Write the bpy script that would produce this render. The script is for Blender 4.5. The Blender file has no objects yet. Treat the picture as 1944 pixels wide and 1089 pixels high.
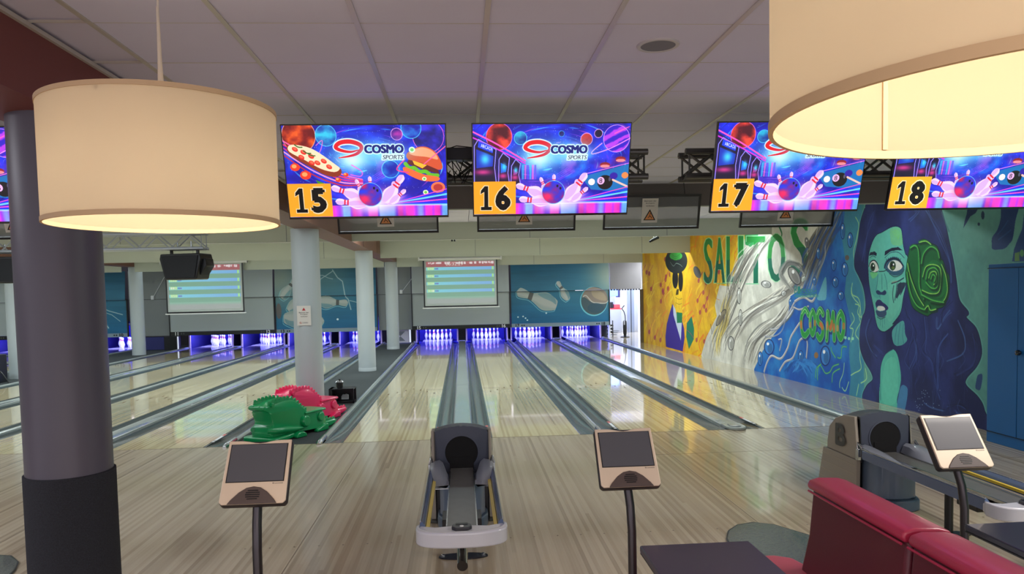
import bpy, bmesh, math, random
import numpy as np
from mathutils import Vector, Matrix

# ------------------------------------------------------------------ camera, world, exposure, lights
scene = bpy.context.scene
COL = scene.collection
F_PX, YAW, PITCH, ROLL, CY = 1409.8964, 0.0661, -0.0530, 0.0212, 625.41
CAM = np.array([0.0341, -8.8962, 1.7743])

def cam_axes():
    f = np.array([math.sin(YAW) * math.cos(PITCH), math.cos(YAW) * math.cos(PITCH), math.sin(PITCH)])
    r0 = np.array([math.cos(YAW), -math.sin(YAW), 0.0])
    u0 = np.cross(r0, f)
    r = math.cos(ROLL) * r0 - math.sin(ROLL) * u0
    u = math.cos(ROLL) * u0 + math.sin(ROLL) * r0
    return r, u, f
AX_R, AX_U, AX_F = cam_axes()

cam_data = bpy.data.cameras.new('camera')
cam_data.sensor_width = 36.0
cam_data.lens = F_PX / 1944 * 36.0
cam_data.shift_y = (CY - 544.5) / 1944
cam_data.clip_start = 0.05
cam = bpy.data.objects.new('camera', cam_data)
COL.objects.link(cam)
cam.matrix_world = Matrix(((AX_R[0], AX_U[0], -AX_F[0], CAM[0]), (AX_R[1], AX_U[1], -AX_F[1], CAM[1]),
                           (AX_R[2], AX_U[2], -AX_F[2], CAM[2]), (0, 0, 0, 1)))
scene.camera = cam

world = bpy.data.worlds.new('hall_ambient')
scene.world = world
world.use_nodes = True
world.node_tree.nodes['Background'].inputs[0].default_value = (0.62, 0.59, 0.66, 1)
world.node_tree.nodes['Background'].inputs[1].default_value = 1.55

scene.view_settings.view_transform = 'Standard'
scene.view_settings.look = 'None'
scene.view_settings.exposure = 0.36
scene.view_settings.gamma = 1.0
scene.view_settings.use_curve_mapping = False
scene.cycles.use_denoising = True
scene.cycles.max_bounces = 6
scene.cycles.sample_clamp_indirect = 4.0

def area_light(name, loc, size, energy, color=(1, 1, 1), rot=(0, 0, 0)):
    d = bpy.data.lights.new(name, 'AREA')
    d.shape = 'RECTANGLE'; d.size, d.size_y = size
    d.energy = energy; d.color = color
    o = bpy.data.objects.new(name, d); COL.objects.link(o)
    o.location = loc; o.rotation_euler = rot
    return o

BAY = (-2.4, -10.0)
# fluorescent battens mounted behind the baffles above the lanes
for i, (y, e) in enumerate(((1.0, 75), (5.8, 160), (10.6, 150), (15.2, 26))):
    area_light('lane_batten_right', (2.0, y, 3.02), (7.4, 0.16), e, (0.84, 0.97, 1.0))
    area_light('lane_batten_left', (-6.2, y, 3.02), (7.0, 0.16), e, (0.84, 0.97, 1.0))
    area_light('lane_batten_far_left', (-14.0, y, 3.02), (7.0, 0.16), e * 0.8, (0.84, 0.97, 1.0))
# added unseen fill lights over the seating, beside and behind the viewer
area_light('seating_fill', (0.5, -10.6, 3.0), (3.0, 1.2), 130, (1.0, 0.86, 0.70), (math.radians(-12), 0, 0))
area_light('seating_fill_right', (4.2, -5.6, 3.0), (1.2, 1.2), 75, (1.0, 0.93, 0.86))
area_light('seating_fill_left', (-5.5, -5.5, 3.0), (1.5, 1.5), 75, (0.9, 0.92, 1.0))

# ------------------------------------------------------------------ helpers
def srgb(r, g, b):
    def c(v):
        v = v / 255.0
        return v / 12.92 if v <= 0.04045 else ((v + 0.055) / 1.055) ** 2.4
    return (c(r), c(g), c(b), 1.0)

MATS = {}
def mat(name, col=(128, 128, 128), rough=0.5, metal=0.0, emit=None, strength=0.0, coat=0.0, alpha=None, trans=0.0, spec=0.5, noise=None, bump=None):
    """col in sRGB 0-255.  noise=(scale, amount) varies the colour, bump=(scale, strength) roughens it."""
    if name in MATS: return MATS[name]
    m = bpy.data.materials.new(name); m.use_nodes = True
    nt = m.node_tree; b = nt.nodes['Principled BSDF']
    c = srgb(*col)
    b.inputs['Base Color'].default_value = c
    b.inputs['Roughness'].default_value = rough
    b.inputs['Metallic'].default_value = metal
    b.inputs['Coat Weight'].default_value = coat
    b.inputs['Coat Roughness'].default_value = 0.06
    b.inputs['Specular IOR Level'].default_value = spec
    b.inputs['Transmission Weight'].default_value = trans
    if emit:
        b.inputs['Emission Color'].default_value = srgb(*emit)
        b.inputs['Emission Strength'].default_value = strength
    if alpha is not None:
        b.inputs['Alpha'].default_value = alpha
    tc = None
    if noise or bump:
        tc = nt.nodes.new('ShaderNodeTexCoord')
    if noise:
        n = nt.nodes.new('ShaderNodeTexNoise'); n.inputs['Scale'].default_value = noise[0]; n.inputs['Detail'].default_value = 4
        nt.links.new(tc.outputs['Object'], n.inputs['Vector'])
        mx = nt.nodes.new('ShaderNodeMix'); mx.data_type = 'RGBA'
        mx.inputs['A'].default_value = tuple(v * (1 - noise[1]) for v in c[:3]) + (1,)
        mx.inputs['B'].default_value = tuple(min(1, v * (1 + noise[1])) for v in c[:3]) + (1,)
        nt.links.new(n.outputs['Fac'], mx.inputs['Factor'])
        nt.links.new(mx.outputs['Result'], b.inputs['Base Color'])
    if bump:
        n = nt.nodes.new('ShaderNodeTexNoise'); n.inputs['Scale'].default_value = bump[0]; n.inputs['Detail'].default_value = 3
        nt.links.new(tc.outputs['Object'], n.inputs['Vector'])
        bm_ = nt.nodes.new('ShaderNodeBump'); bm_.inputs['Strength'].default_value = bump[1]; bm_.inputs['Distance'].default_value = 0.01
        nt.links.new(n.outputs['Fac'], bm_.inputs['Height']); nt.links.new(bm_.outputs['Normal'], b.inputs['Normal'])
    MATS[name] = m
    return m

def wood_mat(name, light, dark, board=0.027, rough=0.12, coat=0.6, amount=1.0):
    m = bpy.data.materials.new(name); m.use_nodes = True
    nt = m.node_tree; N = nt.nodes; L = nt.links; b = N['Principled BSDF']
    g = N.new('ShaderNodeNewGeometry'); s = N.new('ShaderNodeSeparateXYZ'); L.new(g.outputs['Position'], s.inputs[0])
    d = N.new('ShaderNodeMath'); d.operation = 'DIVIDE'; d.inputs[1].default_value = board; L.new(s.outputs['X'], d.inputs[0])
    fl = N.new('ShaderNodeMath'); fl.operation = 'FLOOR'; L.new(d.outputs[0], fl.inputs[0])
    # boards broken in length at places that differ from board to board
    wn0 = N.new('ShaderNodeTexWhiteNoise'); wn0.noise_dimensions = '1D'; L.new(fl.outputs[0], wn0.inputs['W'])
    yy = N.new('ShaderNodeMath'); yy.operation = 'MULTIPLY_ADD'; yy.inputs[1].default_value = 0.16; L.new(s.outputs['Y'], yy.inputs[0])
    mul = N.new('ShaderNodeMath'); mul.operation = 'MULTIPLY'; mul.inputs[1].default_value = 7.0; L.new(wn0.outputs['Value'], mul.inputs[0]); L.new(mul.outputs[0], yy.inputs[2])
    yf = N.new('ShaderNodeMath'); yf.operation = 'FLOOR'; L.new(yy.outputs[0], yf.inputs[0])
    cb = N.new('ShaderNodeCombineXYZ'); L.new(fl.outputs[0], cb.inputs[0]); L.new(yf.outputs[0], cb.inputs[1])
    wn = N.new('ShaderNodeTexWhiteNoise'); wn.noise_dimensions = '2D'; L.new(cb.outputs[0], wn.inputs['Vector'])
    mp = N.new('ShaderNodeMapping'); mp.inputs['Scale'].default_value = (60, 1.5, 1); L.new(g.outputs['Position'], mp.inputs['Vector'])
    gr = N.new('ShaderNodeTexNoise'); gr.inputs['Scale'].default_value = 1.0; gr.inputs['Detail'].default_value = 5; L.new(mp.outputs[0], gr.inputs['Vector'])
    add = N.new('ShaderNodeMath'); add.operation = 'MULTIPLY_ADD'; add.inputs[1].default_value = 0.55 * amount; L.new(wn.outputs['Value'], add.inputs[0])
    g2 = N.new('ShaderNodeMath'); g2.operation = 'MULTIPLY'; g2.inputs[1].default_value = 0.55; L.new(gr.outputs['Fac'], g2.inputs[0]); L.new(g2.outputs[0], add.inputs[2])
    rp = N.new('ShaderNodeValToRGB'); rp.color_ramp.elements[0].position = 0.15; rp.color_ramp.elements[1].position = 0.8
    rp.color_ramp.elements[0].color = srgb(*dark); rp.color_ramp.elements[1].color = srgb(*light)
    # alternate strips a little lighter and darker, as laid
    md = N.new('ShaderNodeMath'); md.operation = 'FLOORED_MODULO'; md.inputs[1].default_value = 2.0; L.new(fl.outputs[0], md.inputs[0])
    al = N.new('ShaderNodeMath'); al.operation = 'MULTIPLY_ADD'; al.inputs[1].default_value = 0.22; L.new(md.outputs[0], al.inputs[0])
    ad = N.new('ShaderNodeMath'); ad.operation = 'SUBTRACT'; ad.inputs[1].default_value = 0.11; L.new(add.outputs[0], ad.inputs[0]); L.new(ad.outputs[0], al.inputs[2])
    L.new(al.outputs[0], rp.inputs[0]); L.new(rp.outputs[0], b.inputs['Base Color'])
    b.inputs['Roughness'].default_value = rough
    b.inputs['Coat Weight'].default_value = coat; b.inputs['Coat Roughness'].default_value = 0.04
    MATS[name] = m
    return m

class MB:
    """collects shapes and links them as ONE mesh object"""
    def __init__(s): s.v = []; s.f = []; s.mi = []; s.m = 0
    def add(s, vs, fs):
        o = len(s.v); s.v += [tuple(map(float, v)) for v in vs]; s.f += [tuple(o + i for i in f) for f in fs]; s.mi += [s.m] * len(fs)
        return s
    def box(s, x0, x1, y0, y1, z0, z1, M=None):
        vs = [(x, y, z) for z in (z0, z1) for y in (y0, y1) for x in (x0, x1)]
        if M: vs = [tuple(M @ Vector(v)) for v in vs]
        return s.add(vs, [(0, 2, 3, 1), (4, 5, 7, 6), (0, 1, 5, 4), (2, 6, 7, 3), (0, 4, 6, 2), (1, 3, 7, 5)])
    def quad(s, a, b, c, d): return s.add([a, b, c, d], [(0, 1, 2, 3)])
    def prism(s, poly, a0, a1, axis='y', M=None):
        """poly of 2D points extruded along axis (x: poly=(y,z); y: poly=(x,z); z: poly=(x,y))"""
        n = len(poly)
        def P(p, a): return {'x': (a, p[0], p[1]), 'y': (p[0], a, p[1]), 'z': (p[0], p[1], a)}[axis]
        vs = [P(p, a0) for p in poly] + [P(p, a1) for p in poly]
        if M: vs = [tuple(M @ Vector(v)) for v in vs]
        fs = [tuple(range(n)), tuple(range(2 * n - 1, n - 1, -1))]
        fs += [(i, i + n, (i + 1) % n + n, (i + 1) % n) for i in range(n)]
        return s.add(vs, fs)
    def tube(s, pts, r, seg=10, caps=True):
        pts = [Vector(p) for p in pts]; rings = []; n = len(pts)
        rr = r if isinstance(r, (list, tuple)) else [r] * n
        up = None
        for i, p in enumerate(pts):
            d = (pts[min(i + 1, n - 1)] - pts[max(i - 1, 0)]).normalized()
            if up is None:
                up = Vector((0, 0, 1)) if abs(d.z) < 0.9 else Vector((1, 0, 0))
            a = d.cross(up).normalized(); b = a.cross(d).normalized(); up = b
            rings.append([p + (a * math.cos(t) + b * math.sin(t)) * rr[i] for t in [2 * math.pi * k / seg for k in range(seg)]])
        vs = [v for R in rings for v in R]; fs = []
        for i in range(n - 1):
            for k in range(seg):
                k2 = (k + 1) % seg
                fs.append((i * seg + k, i * seg + k2, (i + 1) * seg + k2, (i + 1) * seg + k))
        if caps: fs += [tuple(range(seg - 1, -1, -1)), tuple((n - 1) * seg + k for k in range(seg))]
        return s.add(vs, fs)
    def lathe(s, prof, seg=24, cx=0, cy=0, M=None, closed=False):
        """prof list of (r, z)"""
        vs = []; fs = []; n = len(prof)
        for r, z in prof:
            for k in range(seg):
                t = 2 * math.pi * k / seg
                vs.append((cx + r * math.cos(t), cy + r * math.sin(t), z))
        if M: vs = [tuple(M @ Vector(v)) for v in vs]
        for i in range(n - 1 if not closed else n):
            j = (i + 1) % n
            for k in range(seg):
                k2 = (k + 1) % seg
                fs.append((i * seg + k, i * seg + k2, j * seg + k2, j * seg + k))
        if not closed:
            if prof[0][0] > 1e-6: fs.append(tuple(range(seg - 1, -1, -1)))
            if prof[-1][0] > 1e-6: fs.append(tuple((n - 1) * seg + k for k in range(seg)))
        return s.add(vs, fs)
    def build(s, name, material, parent=None, smooth=False, bevel=0, loc=None, uv=None, segs=2):
        me = bpy.data.meshes.new(name)
        me.from_pydata(s.v, [], s.f)
        for mm in (material if isinstance(material, (list, tuple)) else [material]): me.materials.append(mm)
        for p, i in zip(me.polygons, s.mi): p.material_index = i
        bm = bmesh.new(); bm.from_mesh(me)
        bmesh.ops.recalc_face_normals(bm, faces=bm.faces)
        bm.to_mesh(me); bm.free()
        if uv:
            lay = me.uv_layers.new(name='UVMap')
            for lp in me.loops:
                lay.data[lp.index].uv = uv(me.vertices[lp.vertex_index].co)
        if smooth:
            for p in me.polygons: p.use_smooth = True
            try: me.set_sharp_from_angle(angle=math.radians(38))
            except Exception: pass
        o = bpy.data.objects.new(name, me); COL.objects.link(o)
        if parent: o.parent = parent
        if loc is not None: o.location = loc
        if bevel:
            b = o.modifiers.new('edge', 'BEVEL'); b.width = bevel; b.segments = segs; b.limit_method = 'ANGLE'; b.angle_limit = math.radians(35)
            b.harden_normals = False
            for p in me.polygons: p.use_smooth = True
            try: me.set_sharp_from_angle(angle=math.radians(60))
            except Exception: pass
        return o

def tag(o, label, cat, group=None):
    o['label'] = label; o['category'] = cat
    if group: o['group'] = group
    return o
def thing(name, label, cat, loc=(0, 0, 0), rotz=0.0, group=None):
    o = bpy.data.objects.new(name, None); COL.objects.link(o)
    o.empty_display_size = 0.1
    o.location = loc; o.rotation_euler = (0, 0, rotz)
    return tag(o, label, cat, group)
def struct(o): o['kind'] = 'structure'; return o
def copy_tree(o, parent=None):
    c = o.copy(); COL.objects.link(c); c.parent = parent
    for ch in list(KIDS.get(o.name, [])):
        d = copy_tree(ch, c)
    return c
KIDS = {}
def register(root):
    """note the children of a prototype once, so that copies need no search"""
    for o in list(COL.objects):
        if o.parent: KIDS.setdefault(o.parent.name, [])
    for o in list(COL.objects):
        if o.parent and o not in KIDS[o.parent.name]: KIDS[o.parent.name].append(o)

_tx = {}
def text_tris(s, shear=0.0):
    """triangles (N,3,2) and outline box of a word in the built-in font"""
    k = (s, shear)
    if k in _tx: return _tx[k]
    cu = bpy.data.curves.new('t', 'FONT'); cu.body = s; cu.resolution_u = 3; cu.shear = shear
    o = bpy.data.objects.new('t', cu); COL.objects.link(o)
    dg = bpy.context.evaluated_depsgraph_get()
    me = bpy.data.meshes.new_from_object(o.evaluated_get(dg))
    me.calc_loop_triangles()
    co = np.array([v.co[:2] for v in me.vertices]); tr = np.array([t.vertices[:] for t in me.loop_triangles])
    bpy.data.objects.remove(o); bpy.data.curves.remove(cu); bpy.data.meshes.remove(me)
    mn, mx = co.min(0), co.max(0)
    _tx[k] = ((co[tr] - mn) / (mx - mn), (mx - mn))
    return _tx[k]

def text_obj(name, s, height, material, parent, M, depth=0.0015, width=None, align='c', shear=0.0, bold=0.0):
    """lettering as a thin raised mesh in the local XZ plane facing -Y, then placed by matrix M"""
    T, size = text_tris(s, shear)
    w = width or height * size[0] / size[1]
    P = T * np.array([w, height]) - np.array([w / 2 if align == 'c' else (0 if align == 'l' else w), height / 2])
    vs = []; fs = []; idx = {}
    for t in P:
        f = []
        for p in t:
            k = (round(p[0], 6), round(p[1], 6))
            if k not in idx: idx[k] = len(vs); vs.append((p[0], -depth, p[1]))
            f.append(idx[k])
        if len(set(f)) == 3: fs.append(tuple(f))
    me = bpy.data.meshes.new(name); me.from_pydata(vs, [], fs); me.materials.append(material)
    if bold:
        n0 = len(vs); V2 = []; F2 = []
        for k, (dx, dz) in enumerate(((0, 0), (bold, 0), (-bold, 0), (0, bold), (0, -bold))):
            V2 += [(v[0] + dx, v[1] - 0.0001 * k, v[2] + dz) for v in vs]; F2 += [tuple(i + k * n0 for i in f) for f in fs]
        me.clear_geometry(); me.from_pydata(V2, [], F2)
    o = bpy.data.objects.new(name, me); COL.objects.link(o)
    if parent: o.parent = parent
    o.matrix_local = M
    return o

# ------------------------------------------------------------------ painting flat prints (pictures made here, nothing is loaded)
class Canvas:
    def __init__(s, w, h, col=(128, 128, 128)):
        s.w, s.h = w, h
        s.a = np.zeros((h, w, 3), np.float32); s.a[:] = np.array(col, np.float32)
        s.map = lambda P: P
    def _bb(s, P, pad=1):
        x0, y0 = np.floor(P.min(0) - pad).astype(int); x1, y1 = np.ceil(P.max(0) + pad).astype(int)
        x0, y0 = max(0, x0), max(0, y0); x1, y1 = min(s.w, x1), min(s.h, y1)
        return x0, y0, x1, y1
    def mask_poly(s, P):
        x0, y0, x1, y1 = s._bb(P)
        if x1 <= x0 or y1 <= y0: return None
        X, Y = np.meshgrid(np.arange(x0, x1) + 0.5, np.arange(y0, y1) + 0.5)
        ins = np.zeros(X.shape, bool); n = len(P)
        for i in range(n):
            ax, ay = P[i]; bx, by = P[(i + 1) % n]
            if ay == by: continue
            c = (ay > Y) != (by > Y)
            if c.any(): ins ^= c & (X < (bx - ax) * (Y - ay) / (by - ay) + ax)
        return (x0, y0, x1, y1), ins.astype(np.float32)
    def put(s, bb, m, col, alpha=1.0):
        x0, y0, x1, y1 = bb; sub = s.a[y0:y1, x0:x1]; mm = (m * alpha)[..., None]
        c = col(sub, bb) if callable(col) else np.array(col, np.float32)
        sub[:] = sub * (1 - mm) + c * mm
    def poly(s, pts, col, alpha=1.0, smooth=False, raw=False):
        P = np.array(pts, float)
        if smooth: P = catmull(P, True)
        if not raw: P = s.map(P)
        r = s.mask_poly(P)
        if r: s.put(r[0], r[1], col, alpha)
    def ell(s, cx, cy, rx, ry, col, alpha=1.0, rot=0.0, n=36):
        t = np.linspace(0, 2 * np.pi, n, endpoint=False); x = rx * np.cos(t); y = ry * np.sin(t)
        s.poly(np.stack([cx + x * math.cos(rot) - y * math.sin(rot), cy + x * math.sin(rot) + y * math.cos(rot)], 1), col, alpha)
    def stroke(s, pts, wd, col, alpha=1.0, smooth=True, closed=False, soft=0.6, taper=False):
        P = np.array(pts, float)
        if smooth and len(P) > 2: P = catmull(P, closed)
        elif closed: P = np.vstack([P, P[:1]])
        P = s.map(P); n = len(P)
        bb = s._bb(P, wd + 2); x0, y0, x1, y1 = bb
        if x1 <= x0 or y1 <= y0: return
        D = np.full((y1 - y0, x1 - x0), 1e3, np.float32)
        for i in range(n - 1):
            a, b = P[i], P[i + 1]; w_ = wd * (math.sin(math.pi * (i + 0.5) / (n - 1)) if taper else 1)
            q = np.stack([a, b]); xx0, yy0 = np.floor(q.min(0) - wd - 2).astype(int); xx1, yy1 = np.ceil(q.max(0) + wd + 2).astype(int)
            xx0, yy0 = max(x0, xx0), max(y0, yy0); xx1, yy1 = min(x1, xx1), min(y1, yy1)
            if xx1 <= xx0 or yy1 <= yy0: continue
            X, Y = np.meshgrid(np.arange(xx0, xx1) + 0.5, np.arange(yy0, yy1) + 0.5)
            d = b - a; L = max(d @ d, 1e-9); t = np.clip(((X - a[0]) * d[0] + (Y - a[1]) * d[1]) / L, 0, 1)
            dd = np.hypot(X - a[0] - t * d[0], Y - a[1] - t * d[1]) - w_ / 2
            v = D[yy0 - y0:yy1 - y0, xx0 - x0:xx1 - x0]; np.minimum(v, dd, out=v)
        s.put(bb, np.clip(0.5 - D / max(soft, 1e-3), 0, 1), col, alpha)
    def text(s, word, x0, y0, x1, y1, col, alpha=1.0, shear=0.0, grow=0):
        T, _ = text_tris(word, shear)
        for t in T:
            q = np.stack([x0 + t[:, 0] * (x1 - x0), y1 - t[:, 1] * (y1 - y0)], 1)
            q = s.map(q)
            r = s.mask_poly(q + 0.0)
            if r: s.put(r[0], r[1], col, alpha)
    def image(s, name):
        im = bpy.data.images.new(name, s.w, s.h, alpha=False)
        px = np.ones((s.h, s.w, 4), np.float32)
        px[..., :3] = np.clip(s.a[::-1] / 255.0, 0, 1)
        im.pixels.foreach_set(px.ravel()); im.update(); im.pack()
        return im

def catmull(P, closed=False, k=6):
    n = len(P); out = []
    rng = range(n if closed else n - 1)
    for i in rng:
        if closed: p0, p1, p2, p3 = P[(i - 1) % n], P[i], P[(i + 1) % n], P[(i + 2) % n]
        else: p0, p1, p2, p3 = P[max(i - 1, 0)], P[i], P[i + 1], P[min(i + 2, n - 1)]
        for j in range(k):
            t = j / k
            out.append(0.5 * ((2 * p1) + (-p0 + p2) * t + (2 * p0 - 5 * p1 + 4 * p2 - p3) * t * t + (-p0 + 3 * p1 - 3 * p2 + p3) * t ** 3))
    if not closed: out.append(P[-1])
    return np.array(out)

def fbm(w, h, sx, sy, seed, octs=4):
    r = np.random.default_rng(seed); out = np.zeros((h, w), np.float32); amp = 1; tot = 0
    for o in range(octs):
        gx, gy = max(2, int(sx * 2 ** o) + 2), max(2, int(sy * 2 ** o) + 2)
        g = r.random((gy + 1, gx + 1)).astype(np.float32)
        X = np.linspace(0, gx - 1.001, w); Y = np.linspace(0, gy - 1.001, h)
        xi = X.astype(int); yi = Y.astype(int); fx = X - xi; fy = (Y - yi)[:, None]
        fx = fx * fx * (3 - 2 * fx); fy = fy * fy * (3 - 2 * fy)
        a = g[yi][:, xi]; b = g[yi][:, xi + 1]; c = g[yi + 1][:, xi]; d = g[yi + 1][:, xi + 1]
        out += amp * ((a * (1 - fx) + b * fx) * (1 - fy) + (c * (1 - fx) + d * fx) * fy); tot += amp; amp *= 0.5
    return out / tot

def print_mat(name, im, rough=0.6, emit=0.0, base=1.0):
    m = bpy.data.materials.new(name); m.use_nodes = True
    nt = m.node_tree; b = nt.nodes['Principled BSDF']
    t = nt.nodes.new('ShaderNodeTexImage'); t.image = im; t.extension = 'EXTEND'
    b.inputs['Roughness'].default_value = rough
    if emit:
        nt.links.new(t.outputs[0], b.inputs['Emission Color']); b.inputs['Emission Strength'].default_value = emit
        b.inputs['Base Color'].default_value = (base, base, base, 1)
    else:
        nt.links.new(t.outputs[0], b.inputs['Base Color'])
    return m

def on_plane(px, py, point, normal):
    """where the sight line through a pixel of the photograph meets a plane of the room"""
    d = AX_F + AX_R * ((px - 972) / F_PX) + AX_U * ((CY - py) / F_PX)
    n = np.array(normal, float); t = ((np.array(point, float) - CAM) @ n) / (d @ n)
    return CAM + d * t
# ------------------------------------------------------------------ materials
M_APP = wood_mat('approach_wood', (200, 184, 156), (162, 144, 118), 0.030, 0.19, 0.45, 1.15)
M_LANE = wood_mat('lane_wood', (238, 222, 178), (202, 182, 136), 0.0273, 0.10, 0.8, 1.3)
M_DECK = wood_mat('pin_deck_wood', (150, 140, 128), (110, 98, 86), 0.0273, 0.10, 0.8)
M_SIDE = wood_mat('side_wood', (196, 184, 154), (164, 150, 120), 0.06, 0.16, 0.5, 0.6)
M_WHITEDECK = mat('pale_deck', (225, 220, 205), 0.15, coat=0.5)
M_GUT = mat('gutter_plastic', (80, 88, 88), 0.22, coat=0.3)
M_CAP = mat('capping_plastic', (150, 158, 154), 0.22, coat=0.5)
M_CAPD = mat('dark_capping', (44, 48, 50), 0.25, coat=0.4)
M_CHROME = mat('brushed_metal', (190, 194, 198), 0.22, 1.0)
M_BLACK = mat('black_plastic', (18, 19, 22), 0.35)
M_BLACKG = mat('black_gloss', (12, 13, 18), 0.12, coat=0.5)
M_CARPET = mat('dark_carpet', (54, 60, 61), 0.95, noise=(60, 0.25), bump=(220, 0.6))
M_CEIL = mat('ceiling_tile', (216, 212, 232), 0.85, noise=(3, 0.03), bump=(300, 0.1))
M_TBAR = mat('ceiling_bar', (190, 182, 172), 0.35)
M_BAFFLE = mat('baffle_board', (186, 192, 176), 0.6, noise=(1.2, 0.03))
M_BEAM = mat('brown_beam', (112, 74, 58), 0.5, noise=(2, 0.1))
M_BEAMR = mat('red_beam', (120, 62, 56), 0.6, noise=(2, 0.08))
M_COLUMN = mat('column_paint', (174, 182, 184), 0.45, noise=(2, 0.03))
M_PILLAR = mat('pillar_paint', (88, 84, 96), 0.40, noise=(2, 0.05))
M_PILCARP = mat('pillar_carpet', (46, 48, 56), 0.98, noise=(140, 0.6), bump=(260, 1.0))
M_GREYW = mat('grey_board', (136, 140, 138), 0.7, noise=(1.5, 0.04))
M_WHITEP = mat('mask_white', (178, 186, 182), 0.6, noise=(1, 0.02))
M_WHITE = mat('white_plastic', (225, 226, 224), 0.4)
M_DARKW = mat('dark_rear_wall', (30, 24, 150), 0.7)

# ------------------------------------------------------------------ lanes: where they lie
LW = 1.0636; GA = 0.7209; GB = 0.539
LANES = {}                                              # number -> (left edge, right edge)
LANES[15] = (-GA / 2 - LW, -GA / 2); LANES[16] = (GA / 2, GA / 2 + LW)
LANES[17] = (LANES[16][1] + GB, LANES[16][1] + GB + LW); LANES[18] = (LANES[17][1] + GA, LANES[17][1] + GA + LW)
LANES[14] = (-3.067 - LW, -3.067); LANES[13] = (LANES[14][0] - GA - LW, LANES[14][0] - GA)
LANES[12] = (LANES[13][0] - GB - LW, LANES[13][0] - GB); LANES[11] = (LANES[12][0] - GA - LW, LANES[12][0] - GA)
LANES[10] = (-11.55 - LW, -11.55); LANES[9] = (LANES[10][0] - GA - LW, LANES[10][0] - GA)
LANES[8] = (LANES[9][0] - GB - LW, LANES[9][0] - GB); LANES[7] = (LANES[8][0] - GA - LW, LANES[8][0] - GA)
Y_END = 19.35
CEIL = 3.08
def wall_x(y): return 6.18 - 0.021 * y

# ------------------------------------------------------------------ floor, ceiling, walls
floor = MB().box(-18.6, 6.4, -12.5, 0.0, -0.06, 0.0).build('floor', M_APP); struct(floor)
# the slab under the lanes
sub = MB().box(-18.6, 6.3, 0.0, 23.0, -0.34, -0.20).build('floor', M_CAPD); struct(sub)
# wood strip between the last gutter and the painted wall, in long panels with seams across
xs = LANES[18][1] + 0.235 + 0.075
ys = [0.0, 1.95, 4.16, 6.9, 9.9, 12.2, 14.8, 17.9, 21.4]
for a, b in zip(ys[:-1], ys[1:]):
    o = MB().prism([(xs, a + 0.006), (wall_x(a) + 0.04 if b < 15 else 7.6, a + 0.006), (wall_x(b) + 0.04 if b < 15 else 7.6, b), (xs, b)], -0.03, 0.0, 'z').build('floor_panel', M_SIDE, sub)
# carpeted walkways between the lane pairs
c = MB().box(LANES[14][1] + 0.32, LANES[15][0] - 0.32, 0.0, 18.0, -0.05, -0.012).build('walkway_carpet', M_CARPET, sub)
c = MB().box(LANES[10][1] + 0.30, LANES[11][0] - 0.30, 0.0, 18.0, -0.05, -0.012).build('walkway_carpet', M_CARPET, sub)

ceil = MB().box(-18.6, 6.4, -12.5, 19.5, CEIL + 0.02, CEIL + 0.08).build('ceiling', M_CEIL); struct(ceil)
# ceiling tiles laid in the grid, one object each where they can be told apart
T = 0.625; cx0, cy0 = -1.6898, -5.1858
proto = None
bmt = MB().box(0.012, T - 0.012, 0.004, T - 0.004, 0.0, 0.016)
for i in range(-1, 13):
    for j in range(-4, 9):
        x = cx0 + i * T; y = cy0 + j * T
        if x < -2.1 or x + T > 6.35: continue
        if proto is None:
            proto = bmt.build('ceiling_tile', M_CEIL, ceil); o = proto
        else:
            o = proto.copy(); COL.objects.link(o)
        o.location = (x, y, CEIL + random.Random(i * 31 + j).uniform(-0.0012, 0.002))
for i in range(-1, 14):
    x = cx0 + i * T
    if x < -2.05 or x > 6.3: continue
    MB().box(x - 0.013, x + 0.013, -12.4, 0.44, CEIL - 0.006, CEIL + 0.012).build('ceiling_bar', M_TBAR, ceil)
m = MB()
for j in range(-11, 10):
    y = cy0 + j * T
    m.box(-2.0, 6.3, y - 0.0035, y + 0.0035, CEIL - 0.001, CEIL + 0.012)
cross = m.build('cross_bars', M_TBAR, ceil); cross['kind'] = 'stuff'
# tiles further off, joined (rows beyond the baffles and over the left bay)
m = MB()
for i in range(-27, 13):
    for j in range(-11, 31):
        x = cx0 + i * T; y = cy0 + j * T
        if -2.1 <= x and -4 <= j <= 8: continue
        if -2.5 < x + T and x < -2.0: continue
        if x + T > 6.3 or x < -18.5: continue
        m.box(x + 0.006, x + T - 0.006, y + 0.006, y + T - 0.006, CEIL, CEIL + 0.016)
o = m.build('distant_ceiling_tiles', M_CEIL, ceil); o['kind'] = 'stuff'

# grey walls that close the hall far behind and to the left
struct(MB().box(-18.7, -18.6, -12.5, 23.0, -0.06, CEIL + .08).build('wall_left', M_GREYW))
struct(MB().box(-18.7, 4.9, 22.9, 23.0, -0.3, CEIL + .08).build('wall_back', mat('rear_dark_grey', (38, 38, 42), 0.8)))

# ------------------------------------------------------------------ beams with columns
def beam(name, x0, x1, lab):
    o = MB().box(x0, x1, -12.5, 15.2, 2.745, CEIL + 0.015).build(name, [M_BEAM]); struct(o)
    return o
b1 = beam('beam', -2.4, -2.0, '')
b1r = MB().box(-2.395, -1.985, -12.5, -0.8, 2.735, CEIL + 0.014).build('beam_cladding', M_BEAMR, b1)
b1t = MB().box(-1.985, -1.965, -12.5, 0.43, CEIL - 0.02, CEIL + 0.001).build('edge_trim', M_TBAR, b1)
for y in (6.9, 9.4, 12.0): MB().box(-2.0, -1.996, y, y + .012, 2.75, CEIL).build('beam_joint', M_BLACK, b1)
b2 = beam('beam', -10.42, -10.02, '')

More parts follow.
